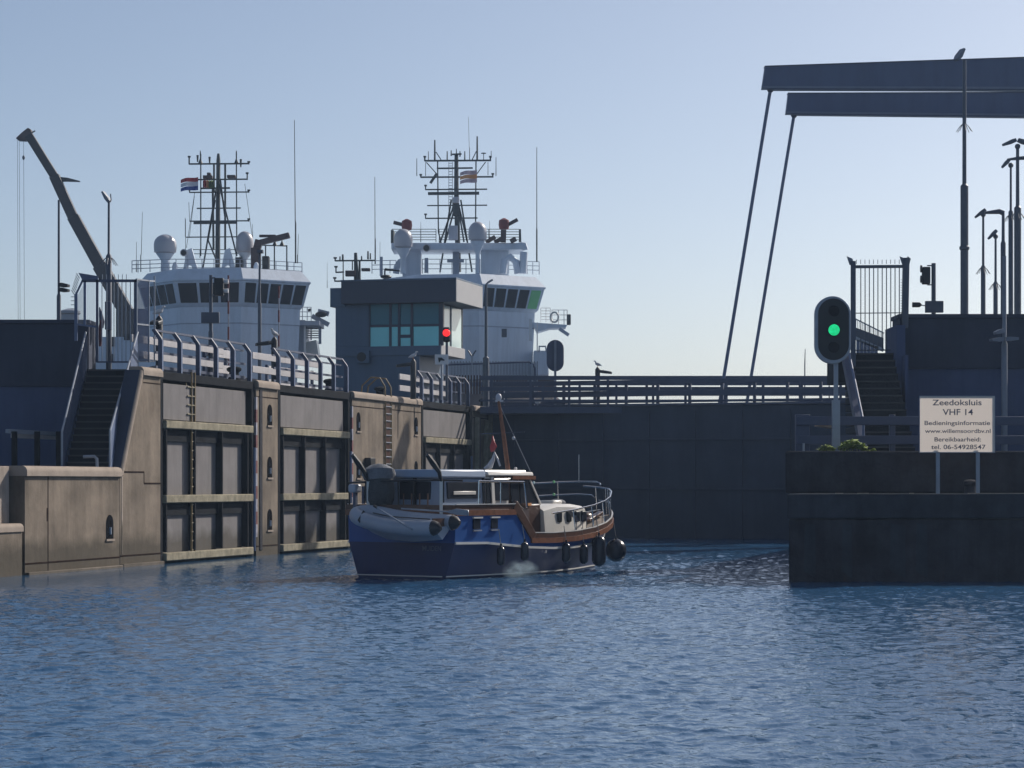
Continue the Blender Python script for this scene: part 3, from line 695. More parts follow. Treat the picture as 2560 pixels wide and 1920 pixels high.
# striped barrier poles
def striped(px, ytop, ybot, Z, label):
    a = P(px, ybot, Z); b = P(px, ytop, Z)
    r = thing('striped_pole', label, 'pole', Vector((a.x, Z, ZT-0.1)), 0, 'red and white striped poles')
    n = 9; z0 = ZT-0.1
    for k in range(n):
        za = z0+(b.z-z0)*k/n; zb = z0+(b.z-z0)*(k+1)/n
        q = MB(); q.cyl((a.x, Z, za), (a.x, Z, zb-0.002), 0.022 if k % 2 else 0.038, seg=8); q.build('stripe', M['faded_red' if k % 2 == 0 else 'faded_white'], r)
striped(571, 688, 905, 97, 'red and white striped pole right of the two lamp signal')
striped(697, 715, 905, 101, 'red and white striped pole beside the lamp post under the left ship bridge')

# short quay lamps with a gull
def quaylamp(px, Z, ytop, label, rot, gull):
    base = Vector(((px-1280)*Z/F, Z, ZT-0.1)); r = thing('quay_lamp', label, 'quay lamp', base, rot, 'short quay lamps')
    h = P(px, ytop, Z).z-base.z
    f = frame(base, rot)
    q = MB(f); q.tube([(0,0,0), (0,0,h-0.12), (0,0,h)], [0.13, 0.13, 0.05], 12); q.build('post', M['black'], r)
    q = MB(f); q.loft([[(0.05,-0.08,h-0.28),(0.05,0.08,h-0.28),(0.05,0.08,h-0.14),(0.05,-0.08,h-0.14)], [(0.3,-0.2,h-0.32),(0.3,0.2,h-0.32),(0.3,0.2,h-0.16),(0.3,-0.2,h-0.16)], [(0.75,-0.17,h-0.36),(0.75,0.17,h-0.36),(0.75,0.15,h-0.24),(0.75,-0.15,h-0.24)]])
    q.build('lamp_head', M['black'], r, bevel=0.03)
    if gull: make_gull(base+Vector((0,0,h)), rot+gull[1], gull[0])
def make_gull(p, rot, label):
    g = thing('gull', label, 'gull', p, rot); f = frame(p, rot)
    q = MB(f); q.tube([(-0.24,0,0.08), (-0.15,0,0.11), (-0.03,0,0.15), (0.07,0,0.19), (0.11,0,0.25), (0.13,0,0.31), (0.17,0,0.33), (0.24,0,0.315)], [0.012,0.05,0.085,0.075,0.04,0.038,0.035,0.008], 10)
    q.build('body', M['gull'], g)
    q = MB(f)
    for s_ in (-1, 1): q.cyl((-0.0, 0.03*s_, 0.0), (-0.0, 0.03*s_, 0.1), 0.008, seg=5)
    q.build('legs', M['orange'], g)
quaylamp(398, 84, 790, 'short black quay lamp seen end on against the left ship hull', R(-95), ('small gull perched on the leftmost short quay lamp', 2.0))
quaylamp(686, 95, 843, 'short black quay lamp at the start of the second gate railing', R(200), ('gull perched on the short quay lamp by the striped pole', 0.5))
quaylamp(1033, 106, 898, 'short black quay lamp below the control house window corner', R(190), ('gull perched on the short quay lamp under the control house', 2.6))
quaylamp(1494, 125, 918, 'short quay lamp with its head pointing right, alone against the sky', R(-8), ('gull perched on the quay lamp against the sky', 2.8))

# ------------------------------------------------------------------ control house
hp = Vector(((1140-1280)*112/F, 112, ZT)); ha = ANG-math.pi/2
HF = frame(hp, ha)
r = thing('control_house', 'slate blue lock control house with a teal window band and overhanging flat roof', 'control house', hp, ha)
def hb(x0, x1, y0, y1, z0, z1, name, m, par=None, bevel=0.01):
    q = MB(HF); q.box(x0, x1, y0, y1, z0-ZT, z1-ZT); return q.build(name, M[m], par or r, bevel=bevel)
hb(-6.1, -1.95, 0.55, 4.6, ZT-0.1, 8.7, 'lower_storey', 'house')
hb(-6.1, -0.92, 0.5, 4.55, 8.703, 9.15, 'sill_wall', 'house')
hb(-6.1, -4.42, 0.5, 4.5, 9.153, 11.15, 'blank_wall', 'house')
hb(-4.30, -1.0, 0.8, 4.3, 9.153, 11.12, 'interior_core', 'glass_teal_dark')
hb(-6.35, -5.6, 0.44, 4.62, 11.05, 11.95, 'rear_parapet', 'house')
hb(-5.65, -0.02, 0, 4.62, 11.153, 12.2, 'roof', 'canopy')
hb(-5.68, 0.02, -0.03, 4.66, 12.203, 12.28, 'roof_edge', 'house')
hb(-0.018, 0.02, 0.0, 4.62, 11.16, 12.2, 'side_fascia', 'canopy_side')
X = lambda px: (px-1140)/(53.57*.9674)
def zz(y): return HC+(HY-y)*112.4/F
hb(X(912), X(1094), 0.56, 0.60, zz(808), 11.15, 'upper_window', 'glass_teal_dark')
for a, b, c, d in ((912,962,812,872), (968,984,812,872), (991,1015,811,834), (991,1017,842,872), (1024,1094,810,872)):
    hb(X(a), X(b), 0.54, 0.58, zz(d), zz(c), 'window_pane', 'glass_teal')
for a in (912-1.5, 965, 987.5, 1020, 1096.5):
    hb(X(a)-0.06, X(a)+0.06, 0.50, 0.62, 9.15, 11.15, 'mullion', 'canopy')
hb(X(911), X(1097), 0.51, 0.61, zz(811)-0.06, zz(811)+0.05, 'transom_bar', 'canopy')
hb(X(987), X(1020), 0.51, 0.59, zz(838)-0.07, zz(838)+0.07, 'transom_bar', 'canopy')
# sunlit side glazing
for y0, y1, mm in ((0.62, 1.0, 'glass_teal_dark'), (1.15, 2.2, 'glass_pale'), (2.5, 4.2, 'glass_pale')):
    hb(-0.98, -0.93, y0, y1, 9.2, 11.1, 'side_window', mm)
for y0 in (0.52, 1.02, 2.22, 4.25): hb(-1.0, -0.90, y0, y0+0.1, 9.153, 11.15, 'mullion', 'canopy')
hb(-0.918, -0.86, 0.5, 4.6, 8.72, 9.2, 'side_sill', 'canopy_side')
q = MB(HF); q.box(-4.95, -4.35, 0.25, 0.5, 8.35-ZT, 8.95-ZT); ac = q.build('air_conditioner', M['house'], r, bevel=0.02)
q = MB(HF); q.lathe((-4.72, 0.24, 8.65-ZT), [(0.22, -0.012), (0.22, 0.02)], 20, 'y'); q.build('fan', M['black'], ac)
q = MB(HF); q.ball((-3.15, 0.9, 9.25-ZT), 0.12); q.build('desk_monitor', M['black'], r)
# red signal beside it
r = thing('red_signal', 'black two lamp signal showing a red light beside the control house', 'signal', P(1117, 1000, 109))
p = P(1117, 840, 109)
q = MB(); q.cyl((p.x, p.y, ZT-0.1), (p.x, p.y, P(0, 826, 109).z), 0.06); q.build('pole', M['pole'], r)
q = MB(); c = P(1116, 837, 108.8); q.box(c.x-0.17, c.x+0.17, c.y-0.2, c.y, c.z-0.34, c.z+0.34); q.build('signal_head', M['black'], r, bevel=0.08, seg=3)
q = MB(); c = P(1116, 832, 108.55); q.lathe(c, [(0.02, -0.02), (0.15, -0.015), (0.165, 0.03)], 20, 'y'); q.build('red_lens', M['red_light'], r)
q = MB(); c = P(1116, 847, 108.58); q.lathe(c, [(0.02, -0.01), (0.13, -0.005), (0.14, 0.03)], 20, 'y'); q.build('dark_lens', M['black_steel'], r)
r = thing('warning_sign', 'small white sign with a dark camera symbol below the red signal', 'sign', P(1103, 960, 107))
a, b = P(1087, 911, 107), P(1121, 886, 107)
q = MB(); q.box(a.x, b.x, 107, 107.04, a.z, b.z); q.build('sign_face', M['white'], r)
q = MB(); q.prism([P(1095, 894, 106.98), P(1104, 894, 106.98), P(1112, 900, 106.98), P(1110, 902, 106.98), P(1102, 901, 106.98), P(1099, 906, 106.98), P(1097, 905, 106.98)], (0, -0.015, 0)); q.build('camera_symbol', M['black'], r)
q = MB(); q.cyl(P(1104, 911, 107.02), (P(1104, 0, 107.02).x, 107.02, ZT-0.1), 0.04); q.build('post', M['galv'], r)

# fences behind
r = thing('palisade_fence', 'grey palisade fence with spikes in front of the right ship hull', 'fence', P(1240, 960, 131))
q = MB()
for k in range(60):
    px = 1125+k*3.7; q.bar(P(px, 985, 131), P(px, 906-3*(k % 2), 131), 0.055, 0.02)
q.build('pales', M['pole_pale'], r)
q = MB(); q.tube([P(1120, 912, 131), P(1322, 905, 131), P(1334, 912, 131), P(1338, 925, 131), P(1338, 975, 131)], 0.05, 8); q.bar(P(1120, 950, 131), P(1338, 950, 131), 0.06); q.build('rail', M['rail_dark'], r)
q = MB()
for px in (1180, 1330 - 0):
    q.bar(P(px, 985, 131), P(px, 890, 131), 0.09)
q.split('post', M['galv'], r)
q = MB()
for s_ in (-1, 1): q.tube([P(1180, 892, 131), P(1180+7*s_, 880, 131), P(1180+10*s_, 876, 131)], 0.04, 6)
q.split('forked_bracket', M['rail_dark'], r)
r = thing('red_barrier', 'row of dark red slatted barrier boards below the palisade fence', 'barrier', P(1240, 990, 127))
q = MB()
for k in range(26):
    px = 1135+k*7.2; q.bar(P(px, 985, 127), P(px, 938, 127), 0.075, 0.03)
q.build('slats', M['maroon'], r)
q = MB(); q.bar(P(1130, 961, 127.1), P(1325, 961, 127.1), 0.04, 0.22); q.build('cross_board', M['rail_blue'], r)

# oval sign seen from behind
def oval(w, h, n=10):
    pts = []; r_ = w/2; c = h/2-r_
    for k in range(n+1): a = math.pi*k/n; pts.append((r_*math.cos(a), c+r_*math.sin(a)))
    for k in range(n+1): a = math.pi+math.pi*k/n; pts.append((r_*math.cos(a), -c+r_*math.sin(a)))
    return pts
r = thing('oval_signal_board', 'dark oval signal board seen from behind on a grey pole by the ship', 'signal', P(1388, 950, 123))
c = P(1388, 889, 123)
q = MB(); q.loft([[(c.x+a, 123, c.z+b) for a, b in oval(0.88, 1.62)], [(c.x+a, 123.05, c.z+b) for a, b in oval(0.88, 1.62)]]); q.build('board', M['rail_dark'], r)
q = MB(); q.bar((c.x, 122.9, ZT-0.1), (c.x, 122.9, c.z+0.75), 0.12); q.build('pole', M['pole_pale'], r)

# ------------------------------------------------------------------ dark gate across the lock, bridge
A = Vector(((1226-1280)*120/F, 120, 0)); B = Vector(((2330-1280)*112/F, 112, 0))
gd = (B-A); gl = gd.length; ga = math.atan2(gd.y, gd.x); GF = frame(A, ga)
r = thing('closed_lock_gate', 'long dark steel lock gate closing the lock under the bridge railing', 'lock gate', A, ga)
q = MB(GF); q.box(0, gl, 0, 0.9, -4, ZT-0.05); q.build('gate_plate', M['gate_dark'], r)
q = MB(GF)
for z_ in (4.75, 2.35): q.box(0.02, gl-0.02, -0.12, -0.0015, z_, z_+0.10)
q.build('girder', M['gate_dark'], r, bevel=0.01)
for k in range(9):
    q = MB(GF); x_ = 1.2+k*2.35; q.box(x_, x_+0.10, -0.10, -0.002, -1, ZT-0.3); q.build('stiffener', M['gate_dark'], r)
q = MB(GF); q.box(0, gl, -0.2, 1.1, ZT-0.045, ZT+0.06); q.build('walkway', M['rail_dark'], r, bevel=0.01)
q = MB(GF)
for z0, z1 in ((1.00, 1.22), (0.42, 0.70), (0.10, 0.22)): q.box(0.0, gl-3, -0.12, -0.05, ZT+z0, ZT+z1)
q.build('railing_boards', M['rail_dark'], r, bevel=0.01)
for k in range(12):
    q = MB(GF); x_ = 0.6+k*1.62; q.box(x_, x_+0.14, -0.05, 0.06, ZT+0.06, ZT+1.2); q.build('railing_post', M['rail_dark'], r)
# small round lamp on the gate edge
r = thing('edge_lamp', 'small pale round lamp on top of the dark gate left of its middle', 'lamp', P(1344, 1012, 118.6))
q = MB(); q.ball(P(1344, 1006, 118.7), 0.13, 0.1, 0.1); q.build('lamp_glass', M['white'], r)
q = MB(); q.tube([P(1344, 1014, 118.8), P(1342, 1000, 118.8), P(1348, 1001, 118.8)], 0.04, 6); q.build('bracket', M['galv'], r)

r = thing('drawbridge', 'blue grey drawbridge with twin balance beams, lifting rods and deck railings', 'bridge', P(1840, 1010, 118))
q = MB(); x0 = P(1200, 0, 117).x; x1 = P(2150, 0, 117).x; q.box(x0, x1+8, 117.5, 124.5, 6.1, 6.42); q.build('deck', M['rail_dark'], r)
for Z_, lo, hi in ((117.6, 0, 0), (124.2, 0, 0)):
    zb = 6.42
    q = MB()
    for z0, z1 in ((1.32, 1.52), (0.78, 0.98)): q.box(x0, x1+3, Z_-0.04, Z_+0.04, zb+z0, zb+z1)
    q.box(x0, x1+3, Z_-0.03, Z_+0.03, zb+0.26, zb+0.36)
    q.build('deck_railing', M['rail_dark'], r)
    for k in range(13):
        q = MB(); x_ = x0+0.5+k*1.9+(0.7 if Z_ > 120 else 0); q.box(x_, x_+0.12, Z_-0.06, Z_+0.06, zb, zb+1.5); q.build('railing_post', M['rail_dark'], r)
def beam(pts_t, pts_b, Z_, label=None):
    (ax, ay), (bx, by) = pts_t; (cx, cy), (dx, dy) = pts_b
    d = Vector((0, 0.5, 0))
    tl, tr, bl, br = P(ax, ay, Z_), P(bx, by, Z_), P(cx, cy, Z_), P(dx, dy, Z_)
    q = MB(); q.prism([tl, tr, br, bl], d); o = q.build('balance_beam', M['beam'], r)
    e = MB(); u = Vector((0, 0, 0.11)); f_ = Vector((0, -0.03, 0))
    e.prism([bl+f_+Vector((0,0,0.02)), br+f_+Vector((0,0,0.02)), br+f_+u, bl+f_+u], (0, 0.028, 0)); e.build('lower_flange', M['beam_edge'], o)
    e = MB(); e.prism([bl+Vector((0.3, -0.02, -0.05)), br+Vector((0, -0.02, -0.05)), br+Vector((0, -0.02, -0.002)), bl+Vector((0.3, -0.02, -0.002))], (0, 0.5, 0)); e.build('soffit', M['rail_dark'], o)
    e = MB(); e.prism([tl+Vector((-0.02, -0.04, 0.002)), tr+Vector((0, -0.04, 0.002)), tr+Vector((0, -0.04, 0.05)), tl+Vector((-0.02, -0.04, 0.05))], (0, 0.58, 0)); e.build('upper_flange', M['rail_dark'], o)
beam(((1913, 167), (2900, 133)), ((1905, 221), (2900, 224)), 116)
beam(((1971, 234), (2900, 231)), ((1965, 284), (2900, 294)), 124)
for (a, b, c, d, Z_) in ((1926, 224, 1808, 953, 116.4), (1985, 288, 1876, 953, 124.4)):
    q = MB(); t_, b_ = P(a, b, Z_), P(c, d, Z_); e_ = b_+(b_-t_).normalized()*1.3; q.tube([t_, e_], 0.085, 10); q.build('lifting_rod', M['rail_blue'], r)
    q = MB(); q.ball(t_, 0.16); q.build('pin', M['rail_dark'], r)
for Z_ in (116, 124):
    q = MB(); x_ = P(2780, 0, 116).x; q.box(x_, x_+1.4, Z_, Z_+0.9, 5, 21.9); q.build('pylon', M['beam'], r)

# ------------------------------------------------------------------ right quay
zq = 2.40; zd = 3.6
x0 = (1968-1280)*65.3/F
RD = Vector((0.2533, 0.9674, 0))
def rq(name, label, xo, y0, y1, z0, z1, m, depth=42, bevel=0.03):
    pass
r = thing('right_quay_wall', 'dark weedy stone quay wall at the right with a low ledge', 'wall', (x0+8, 65.3, 0))
def slab(x, y, zlo, zhi, xe=50, ye=112, m='dark_stone', name='wall', bevel=0.04):
    q = MB(); l = ye-y
    pl = [(x, y), (xe, y), (xe, ye), (x+RD.x/RD.y*l, ye)]
    q.loft([[(a, b, zlo) for a, b in pl], [(a, b, zhi) for a, b in pl]]); return q.build(name, M[m], r, bevel=bevel)
slab(x0+0.05, 65.38, -4, 1.72, m='dark_stone_rough', name='lower_wall', bevel=0.05)
slab(x0, 65.3, 1.725, zq, name='ledge_band')
slab(x0+0.25, 68.0, zq+0.004, zd, m='dark_stone_rough', name='upper_wall', bevel=0.06)
for px, w in ((2105, 26), (2225, 40), (2290, 30), (2010, 30)):
    q = MB(); a = P(px, 1300, 65.3); q.prism([(a.x, 65.372, 0.3), (a.x+w*.011, 65.372, 0.1), (a.x+w*.0105, 65.372, 1.55), (a.x+0.03, 65.372, 1.6)], (0, 0.05, 0)); q.build('damp_patch', M['dark_stone'], r)
for a, b in ((2090, 2108), (2145, 2172), (2422, 2560), (2275, 2285)):
    p, p2 = P(a, 0, 65.34), P(b, 0, 65.34); q = MB(); q.box(p.x, p2.x, 65.31, 65.5, zq+0.003, zq+0.022); q.build('worn_edge', M['coping'], r)
# guard rail on the right quay
r = thing('guard_rail', 'blue grey two board guard rail on the right quay behind the sign', 'railing', P(2150, 1130, 71))
ZG = 71.0; xa, xb = P(1992, 0, ZG).x, P(2600, 0, ZG).x
for z0 in (P(0, 1063, ZG).z, P(0, 1111, ZG).z):
    q = MB(); q.box(xa, xb, ZG, ZG+0.08, z0, z0+0.26); q.build('rail_board', M['rail_dark'], r, bevel=0.015)
for px in (1990, 2226, 2460):
    p = P(px, 0, ZG); q = MB(); q.box(p.x, p.x+(0.42 if px < 2000 else 0.16), ZG+0.081, ZG+0.3, zd-0.02, P(0, 1036, ZG).z); q.build('post', M['rail_dark'], r, bevel=0.02)
q = MB(); q.cyl(P(2009, 1138, 70.6), P(2009, 1108, 70.6), 0.03); q.build('bolt', M['galv'], r)
# small brick wall end seen between the boards
r = thing('brick_block', 'small orange brick block glimpsed through the right guard rail', 'brick block', P(2068, 1070, 90))
q = MB(); q.prism([P(2045, 1054, 90), P(2092, 1054, 90), P(2092, 1072, 90), P(2045, 1065, 90)], (0, 1, 0)); q.build('brick_face', M['brick'], r)
# weeds
def weeds(px0, px1, Z_, n, hmax, label):
    a = P(px0, 1133, Z_); b = P(px1, 1133, Z_)
    r = thing('weed_plant', label, 'weeds', Vector(((a.x+b.x)/2, Z_, zd)))
    q = MB()
    for i in range(n):
        t = random.random(); x = a.x+(b.x-a.x)*t; h = hmax*(0.35+0.65*math.sin(math.pi*t))*random.uniform(0.3, 1.0)
        y = Z_+random.uniform(-0.25, 0.25); an = random.uniform(0, 6.28); l = random.uniform(0.06, 0.13)
        c = Vector((x, y, zd+h)); d = Vector((math.cos(an), math.sin(an), random.uniform(-.5, .6)))*l; s_ = Vector((-math.sin(an), math.cos(an), random.uniform(-.3, .3)))*l*0.5
        q.add([c-d, c+s_, c+d, c-s_], [(0, 1, 2, 3)])
    q.build('leaves', M['leaf'], r, smooth=False)
    q = MB()
    for i in range(14):
        t = random.random(); x = a.x+(b.x-a.x)*t; q.tube([(x, Z_, zd-0.02), (x+random.uniform(-.08, .08), Z_, zd+hmax*0.6)], 0.008, 4)
    q.build('stems', M['leaf'], r)
weeds(2098, 2165, 69.0, 420, 0.34, 'green weed clump on the right quay edge right of the signal pole')
weeds(2050, 2085, 69.0, 130, 0.18, 'smaller green weed clump on the right quay left of the signal pole')
weeds(2170, 2190, 69.0, 30, 0.06, 'thin strip of weeds on the right quay in front of the stairs')
# green oval signal
Z_ = 70.0
r = thing('green_signal', 'large oval navigation signal board showing a green light on the right quay', 'signal', (P(2090, 0, Z_+.2).x, Z_+.2, zd))
c = P(2082, 825, Z_)
q = MB(); q.loft([[(c.x+a, Z_, c.z+b) for a, b in oval(1.06, 1.98, 16)], [(c.x+a, Z_+0.16, c.z+b) for a, b in oval(1.06, 1.98, 16)]]); q.build('board_rim', M['galv'], r, bevel=0.02)
c2 = c+Vector((0.02, 0, 0.02))
q = MB(); q.loft([[(c2.x+a, Z_-0.012, c2.z+b) for a, b in oval(0.90, 1.80, 16)], [(c2.x+a, Z_+0.05, c2.z+b) for a, b in oval(0.90, 1.80, 16)]]); q.build('board_face', M['black'], r)
q = MB(); p = P(2085, 825, Z_-0.03); q.lathe(p, [(0.16, -0.012), (0.185, 0.0), (0.185, 0.04)], 24, 'y'); q.build('lens_hood', M['black_steel'], r)
q = MB(); q.lathe(p, [(0.01, -0.05), (0.10, -0.04), (0.165, -0.014), (0.165, 0.02)], 24, 'y'); q.build('green_lens', M['green_light'], r)
q = MB()
for z1 in (0.55, -0.5): q.lathe(p+Vector((0, 0, z1)), [(0.01, 0.01), (0.16, 0.008), (0.17, 0.03)], 24, 'y')
q.build('unlit_lens', M['black_steel'], r)
q = MB(); x_ = P(2090, 0, Z_+.2).x; q.bar((x_, Z_+.22, zd-0.02), (x_, Z_+.22, P(0, 1000, Z_).z), 0.22); q.bar((x_, Z_+.22, P(0, 1000, Z_).z), (x_, Z_+.22, c.z+0.8), 0.12); q.build('post', M['galv'], r)
# right stairs with security gate
rx0, rx1 = P(2132, 0, 77).x, xr-0.29
r = stairs('staircase', 'right concrete staircase climbing to the barred gate beside the flood wall', rx0, rx1, 74.0, 78.6, zd-0.02, P(0, 884, 78.6).z, 14)
zs = P(0, 884, 78.6).z
q = MB(); q.bar((rx0-0.12, 73.8, zd+0.1), (rx0-0.06, 78.6, zs+0.1), 0.2, 0.35); q.build('stringer', M['rail_dark'], r)
q = MB(); q.tube([(rx0-0.1, 74.0, zd), (rx0-0.1, 74.0, zd+1.0), (rx0-0.1, 78.6, zs+1.0)], 0.04, 8); q.build('hand_rail', M['rail_blue'], r)
q = MB(); q.box(rx0-0.3, rx1, 78.62, 81, 6.0, zs-0.02); q.build('landing', M['step'], r)
Z_ = 78.9
r = thing('security_gate', 'barred steel security gate with spikes at the head of the right stairs', 'gate', P(2200, 884, Z_))
q = MB(); q.bar(P(2133, 655, Z_), P(2133, 1000, Z_-1.5), 0.17); q.bar(P(2265, 645, Z_), P(2262, 820, Z_), 0.2); q.split('gate_post', M['pole'], r)
q = MB(); q.bar(P(2128, 667, Z_), P(2262, 666, Z_), 0.08, 0.10); q.bar(P(2136, 783, Z_), P(2258, 782, Z_), 0.03); q.bar(P(2136, 876, Z_), P(2232, 875, Z_), 0.04); q.build('gate_rail', M['pole'], r)
q = MB(); bars(q, [2152+10.7*k for k in range(10)], 668, 876, Z_, 0.028); q.build('bars', M['pole'], r)
q = MB(); bars(q, [2141+10.7*k for k in range(11)], 649, 660, Z_, 0.018); q.build('spikes', M['pole_pale'], r)
q = MB()
for px, s_ in ((2130, -1), (2262, -1), (2268, 1)):
    p = P(px, 662, Z_); q.prism([p+Vector((-.07,0,0)), p+Vector((.07,0,0)), p+Vector((.07+.05*s_,0,.2)), p+Vector((-.07+.09*s_,0,.28))], (0, 0.1, 0))
q.split('flared_cap', M['pole_pale'], r)
q = MB()
for k in range(14): p = P(2256, 700+k*6.5, Z_); q.bar(p, p+Vector((-0.06, -0.05, 0)), 0.015)
q.build('side_spikes', M['pole_pale'], r)
r = thing('ramp_railing', 'sloping grey ramp with a mesh railing seen through the barred gate', 'ramp', P(2175, 880, 100))
q = MB(); q.prism([P(2138, 818, 100), P(2209, 845, 100), P(2209, 872, 100), P(2138, 842, 100)], (0, 0.6, 0)); q.build('ramp_slab', M['pole'], r)
q = MB(); q.bar(P(2138, 797, 100), P(2210, 833, 100), 0.05); q.bar(P(2138, 845, 100), P(2209, 876, 100), 0.05, 0.14); q.build('rail', M['galv'], r)
q = MB()
for k in range(18):
    px = 2140+k*4; q.bar(P(px, 798+k*1.95, 100), P(px, 818+k*1.6, 100), 0.02)
for k in range(6):
    px = 2145+k*9; q.bar(P(px, 850+k*3, 100), P(px, 890, 100), 0.14, 0.05)
q.split('baluster', M['rail_blue'], r)
# signal on the flood wall
r = thing('navigation_signal', 'black two lamp signal on a short post on the right flood wall', 'signal', P(2334, 783, 82))
p = P(2334, 658, 82); q = MB(); q.cyl((p.x, 82, zf-1.8), (p.x, 82, p.z), 0.08, 0.075); q.build('pole', M['pole'], r)
a, b = P(2305, 711, 82), P(2324, 668, 82)
q = MB(); q.box(a.x, b.x, 81.8, 82.1, a.z, b.z); q.build('signal_head', M['black'], r, bevel=0.03)
for yy in (672, 698):
    q = MB(); c = P(2305, yy, 81.95); q.lathe(c, [(0.12, 0.0), (0.13, -0.05)], 14, 'x'); q.build('lamp_visor', M['black'], r)
q = MB()
for yy in (664, 712): q.bar(P(2318, yy, 82), P(2333, yy, 82), 0.04)
q.build('bracket', M['pole'], r)
a, b = P(2312, 782, 81.9), P(2357, 753, 81.9)
q = MB(); q.box(a.x, b.x, 81.75, 81.9, a.z, b.z); q.build('sign_box', M['pole'], r, bevel=0.015)
r = thing('security_camera', 'dark security camera pointing left beside the barred gate', 'camera', P(2292, 775, 81.5))
q = MB(); q.cyl(P(2281, 762, 81.5), P(2299, 762, 81.5), 0.09, 0.085); q.cyl(P(2299, 762, 81.5), P(2304, 762, 81.5), 0.085, 0.03); q.build('camera_body', M['black'], r)
q = MB(); q.bar(P(2302, 763, 81.5), P(2315, 764, 81.8), 0.03); q.build('bracket', M['pole'], r)

# tall lamp posts on the right
zbR = 6.35
r, t = pole('lamp_mast', 'thickest lamp mast crossing in front of both drawbridge beams', 2411, 90, 150, zbR, 0.15, 0.08, P(0, 465, 90).z, group='lamp masts on the right', guard=P(0, 308, 90).z)
x_ = t.x
q = MB(); flood_head(q, P(2391, 150, 90), (0.55, 0.2, 0.9), L_=0.5, w=0.4, h=0.12); q.build('floodlight', M['pole_pale'], r)
q = MB(); q.lathe((x_, 90, P(0, 625, 90).z), [(0.16, 0), (0.19, 0.03), (0.19, 0.12), (0.16, 0.15)], 14); q.build('collar', M['pole'], r)
def lampmast(px, Z, ytop, label, r0, r1, ysplit, guard, heads):
    r, t = pole('lamp_mast', label, px, Z, ytop, zbR, r0, r1, P(0, ysplit, Z).z, group='lamp masts on the right', guard=P(0, guard, Z).z if guard else None)
    for hx, hy, d, l in heads:
        q = MB(); flood_head(q, P(hx, hy, Z), d, L_=l, w=0.32, h=0.13); q.build('floodlight', M['pole'], r)
    q = MB(); q.ball(t+Vector((0, 0, -0.02)), 0.11); q.build('joint', M['pole'], r)
    return r, t
lampmast(2458, 100, 535, 'left lamp mast of the cluster with a small leaning head and climb guard', 0.10, 0.055, 668, 666, [(2463, 524, (-0.9, 0, -0.72), 0.52)])
lampmast(2489, 104, 590, 'shortest lamp mast of the right cluster with a single upturned head', 0.10, 0.055, 708, 706, [(2491, 576, (-0.75, 0, -0.8), 0.5)])
r, t = pole('lamp_mast', 'lamp mast with a bent horizontal arm pointing left', 2508, 92, 530, zbR, 0.10, 0.065, P(0, 608, 92).z, group='lamp masts on the right')
q = MB(); q.tube([t+Vector((0.02,0,-0.05)), t+Vector((-0.15,0,0.02)), P(2462, 532, 92)], [0.10, 0.10, 0.05], 8); q.build('lamp_arm', M['pole'], r)
lampmast(2527, 98, 412, 'lamp mast with a leaning head just left of the twin head mast', 0.10, 0.05, 530, 535, [(2522, 400, (-0.7, 0, -0.8), 0.4)])
r, t = lampmast(2544, 94, 365, 'tallest lamp mast of the right cluster with twin drooping heads', 0.14, 0.075, 520, 528, [(2540, 350, (-1, 0, -0.38), 0.55), (2545, 350, (1, 0, -0.38), 0.55)])
q = MB(); q.tube([P(2518, 399, 94), P(2544, 396, 94), P(2600, 392, 94)], [0.04, 0.07, 0.09], 8); q.build('lamp_arm', M['pole'], r)
r, t = pole('lamp_post', 'pale grey lamp post with three floodlights in front of the right flood wall', 2511, 76.5, 640, zd, 0.10, 0.07, P(0, 860, 76.5).z, m='pole_pale')
q = MB()
flood_head(q, P(2508, 826, 76.3), (-1, -0.2, -0.35), L_=0.3, w=0.3, h=0.12); q.build('floodlight', M['pole_pale'], r)
for s_ in (-1, 1):
    q = MB(); flood_head(q, P(2511+3*s_, 848, 76.3), (s_, -0.2, -0.1 if s_ < 0 else 0.02), L_=0.42, w=0.32, h=0.12); q.build('floodlight', M['pole_pale'], r)
# thin distant antennas on the skyline
for px, y0, lb in ((2012, 872, 'thin distant antenna rod above the right end of the gate railing'), (2073, 905, 'short distant antenna rod just left of the green signal pole')):
    r = thing('antenna_rod', lb, 'antenna', P(px, 1000, 190)); q = MB(); q.tube([P(px, 1010, 190), P(px, (y0+950)/2, 190), P(px+1, y0, 190)], [0.05, 0.05, 0.025], 6); q.build('rod', M['pole'], r)
# bollard and information sign on the ledge
p = P(2425, 0, 66.9); r = thing('bollard', 'low rounded stone grey bollard behind the sign posts on the right quay', 'bollard', (p.x, 66.9, zq))
q = MB(frame((p.x, 66.9, zq), 0)); q.lathe((0,0,0), [(0.17,0),(0.16,0.06),(0.15,0.2),(0.19,0.26),(0.18,0.34),(0.12,0.38),(0.02,0.395)], 18); q.build('bollard_body', M['dark_stone_rough'], r)
Z_ = 66.4
r = thing('information_sign', 'cream information sign with blue lettering on two grey posts at the right quay', 'sign', (P(2394, 0, Z_).x, Z_, zq))
a, b = P(2298, 1132, Z_), P(2488, 989, Z_)
q = MB()
for (x_, x2_, z_, z2_) in ((a.x, a.x+.025, a.z, b.z), (b.x-.025, b.x, a.z, b.z), (a.x+.026, b.x-.026, a.z, a.z+.025), (a.x+.026, b.x-.026, b.z-.025, b.z)): q.box(x_, x2_, Z_, Z_+0.05, z_, z2_)
q.build('sign_frame', M['rail_blue'], r)
q = MB(); q.add([(a.x+.01, Z_-.003, a.z+.01), (b.x-.01, Z_-.003, a.z+.01), (b.x-.01, Z_-.003, b.z-.01), (a.x+.01, Z_-.003, b.z-.01)], [(0, 1, 2, 3)]); pn = q.build('sign_panel', M['sign'], r)
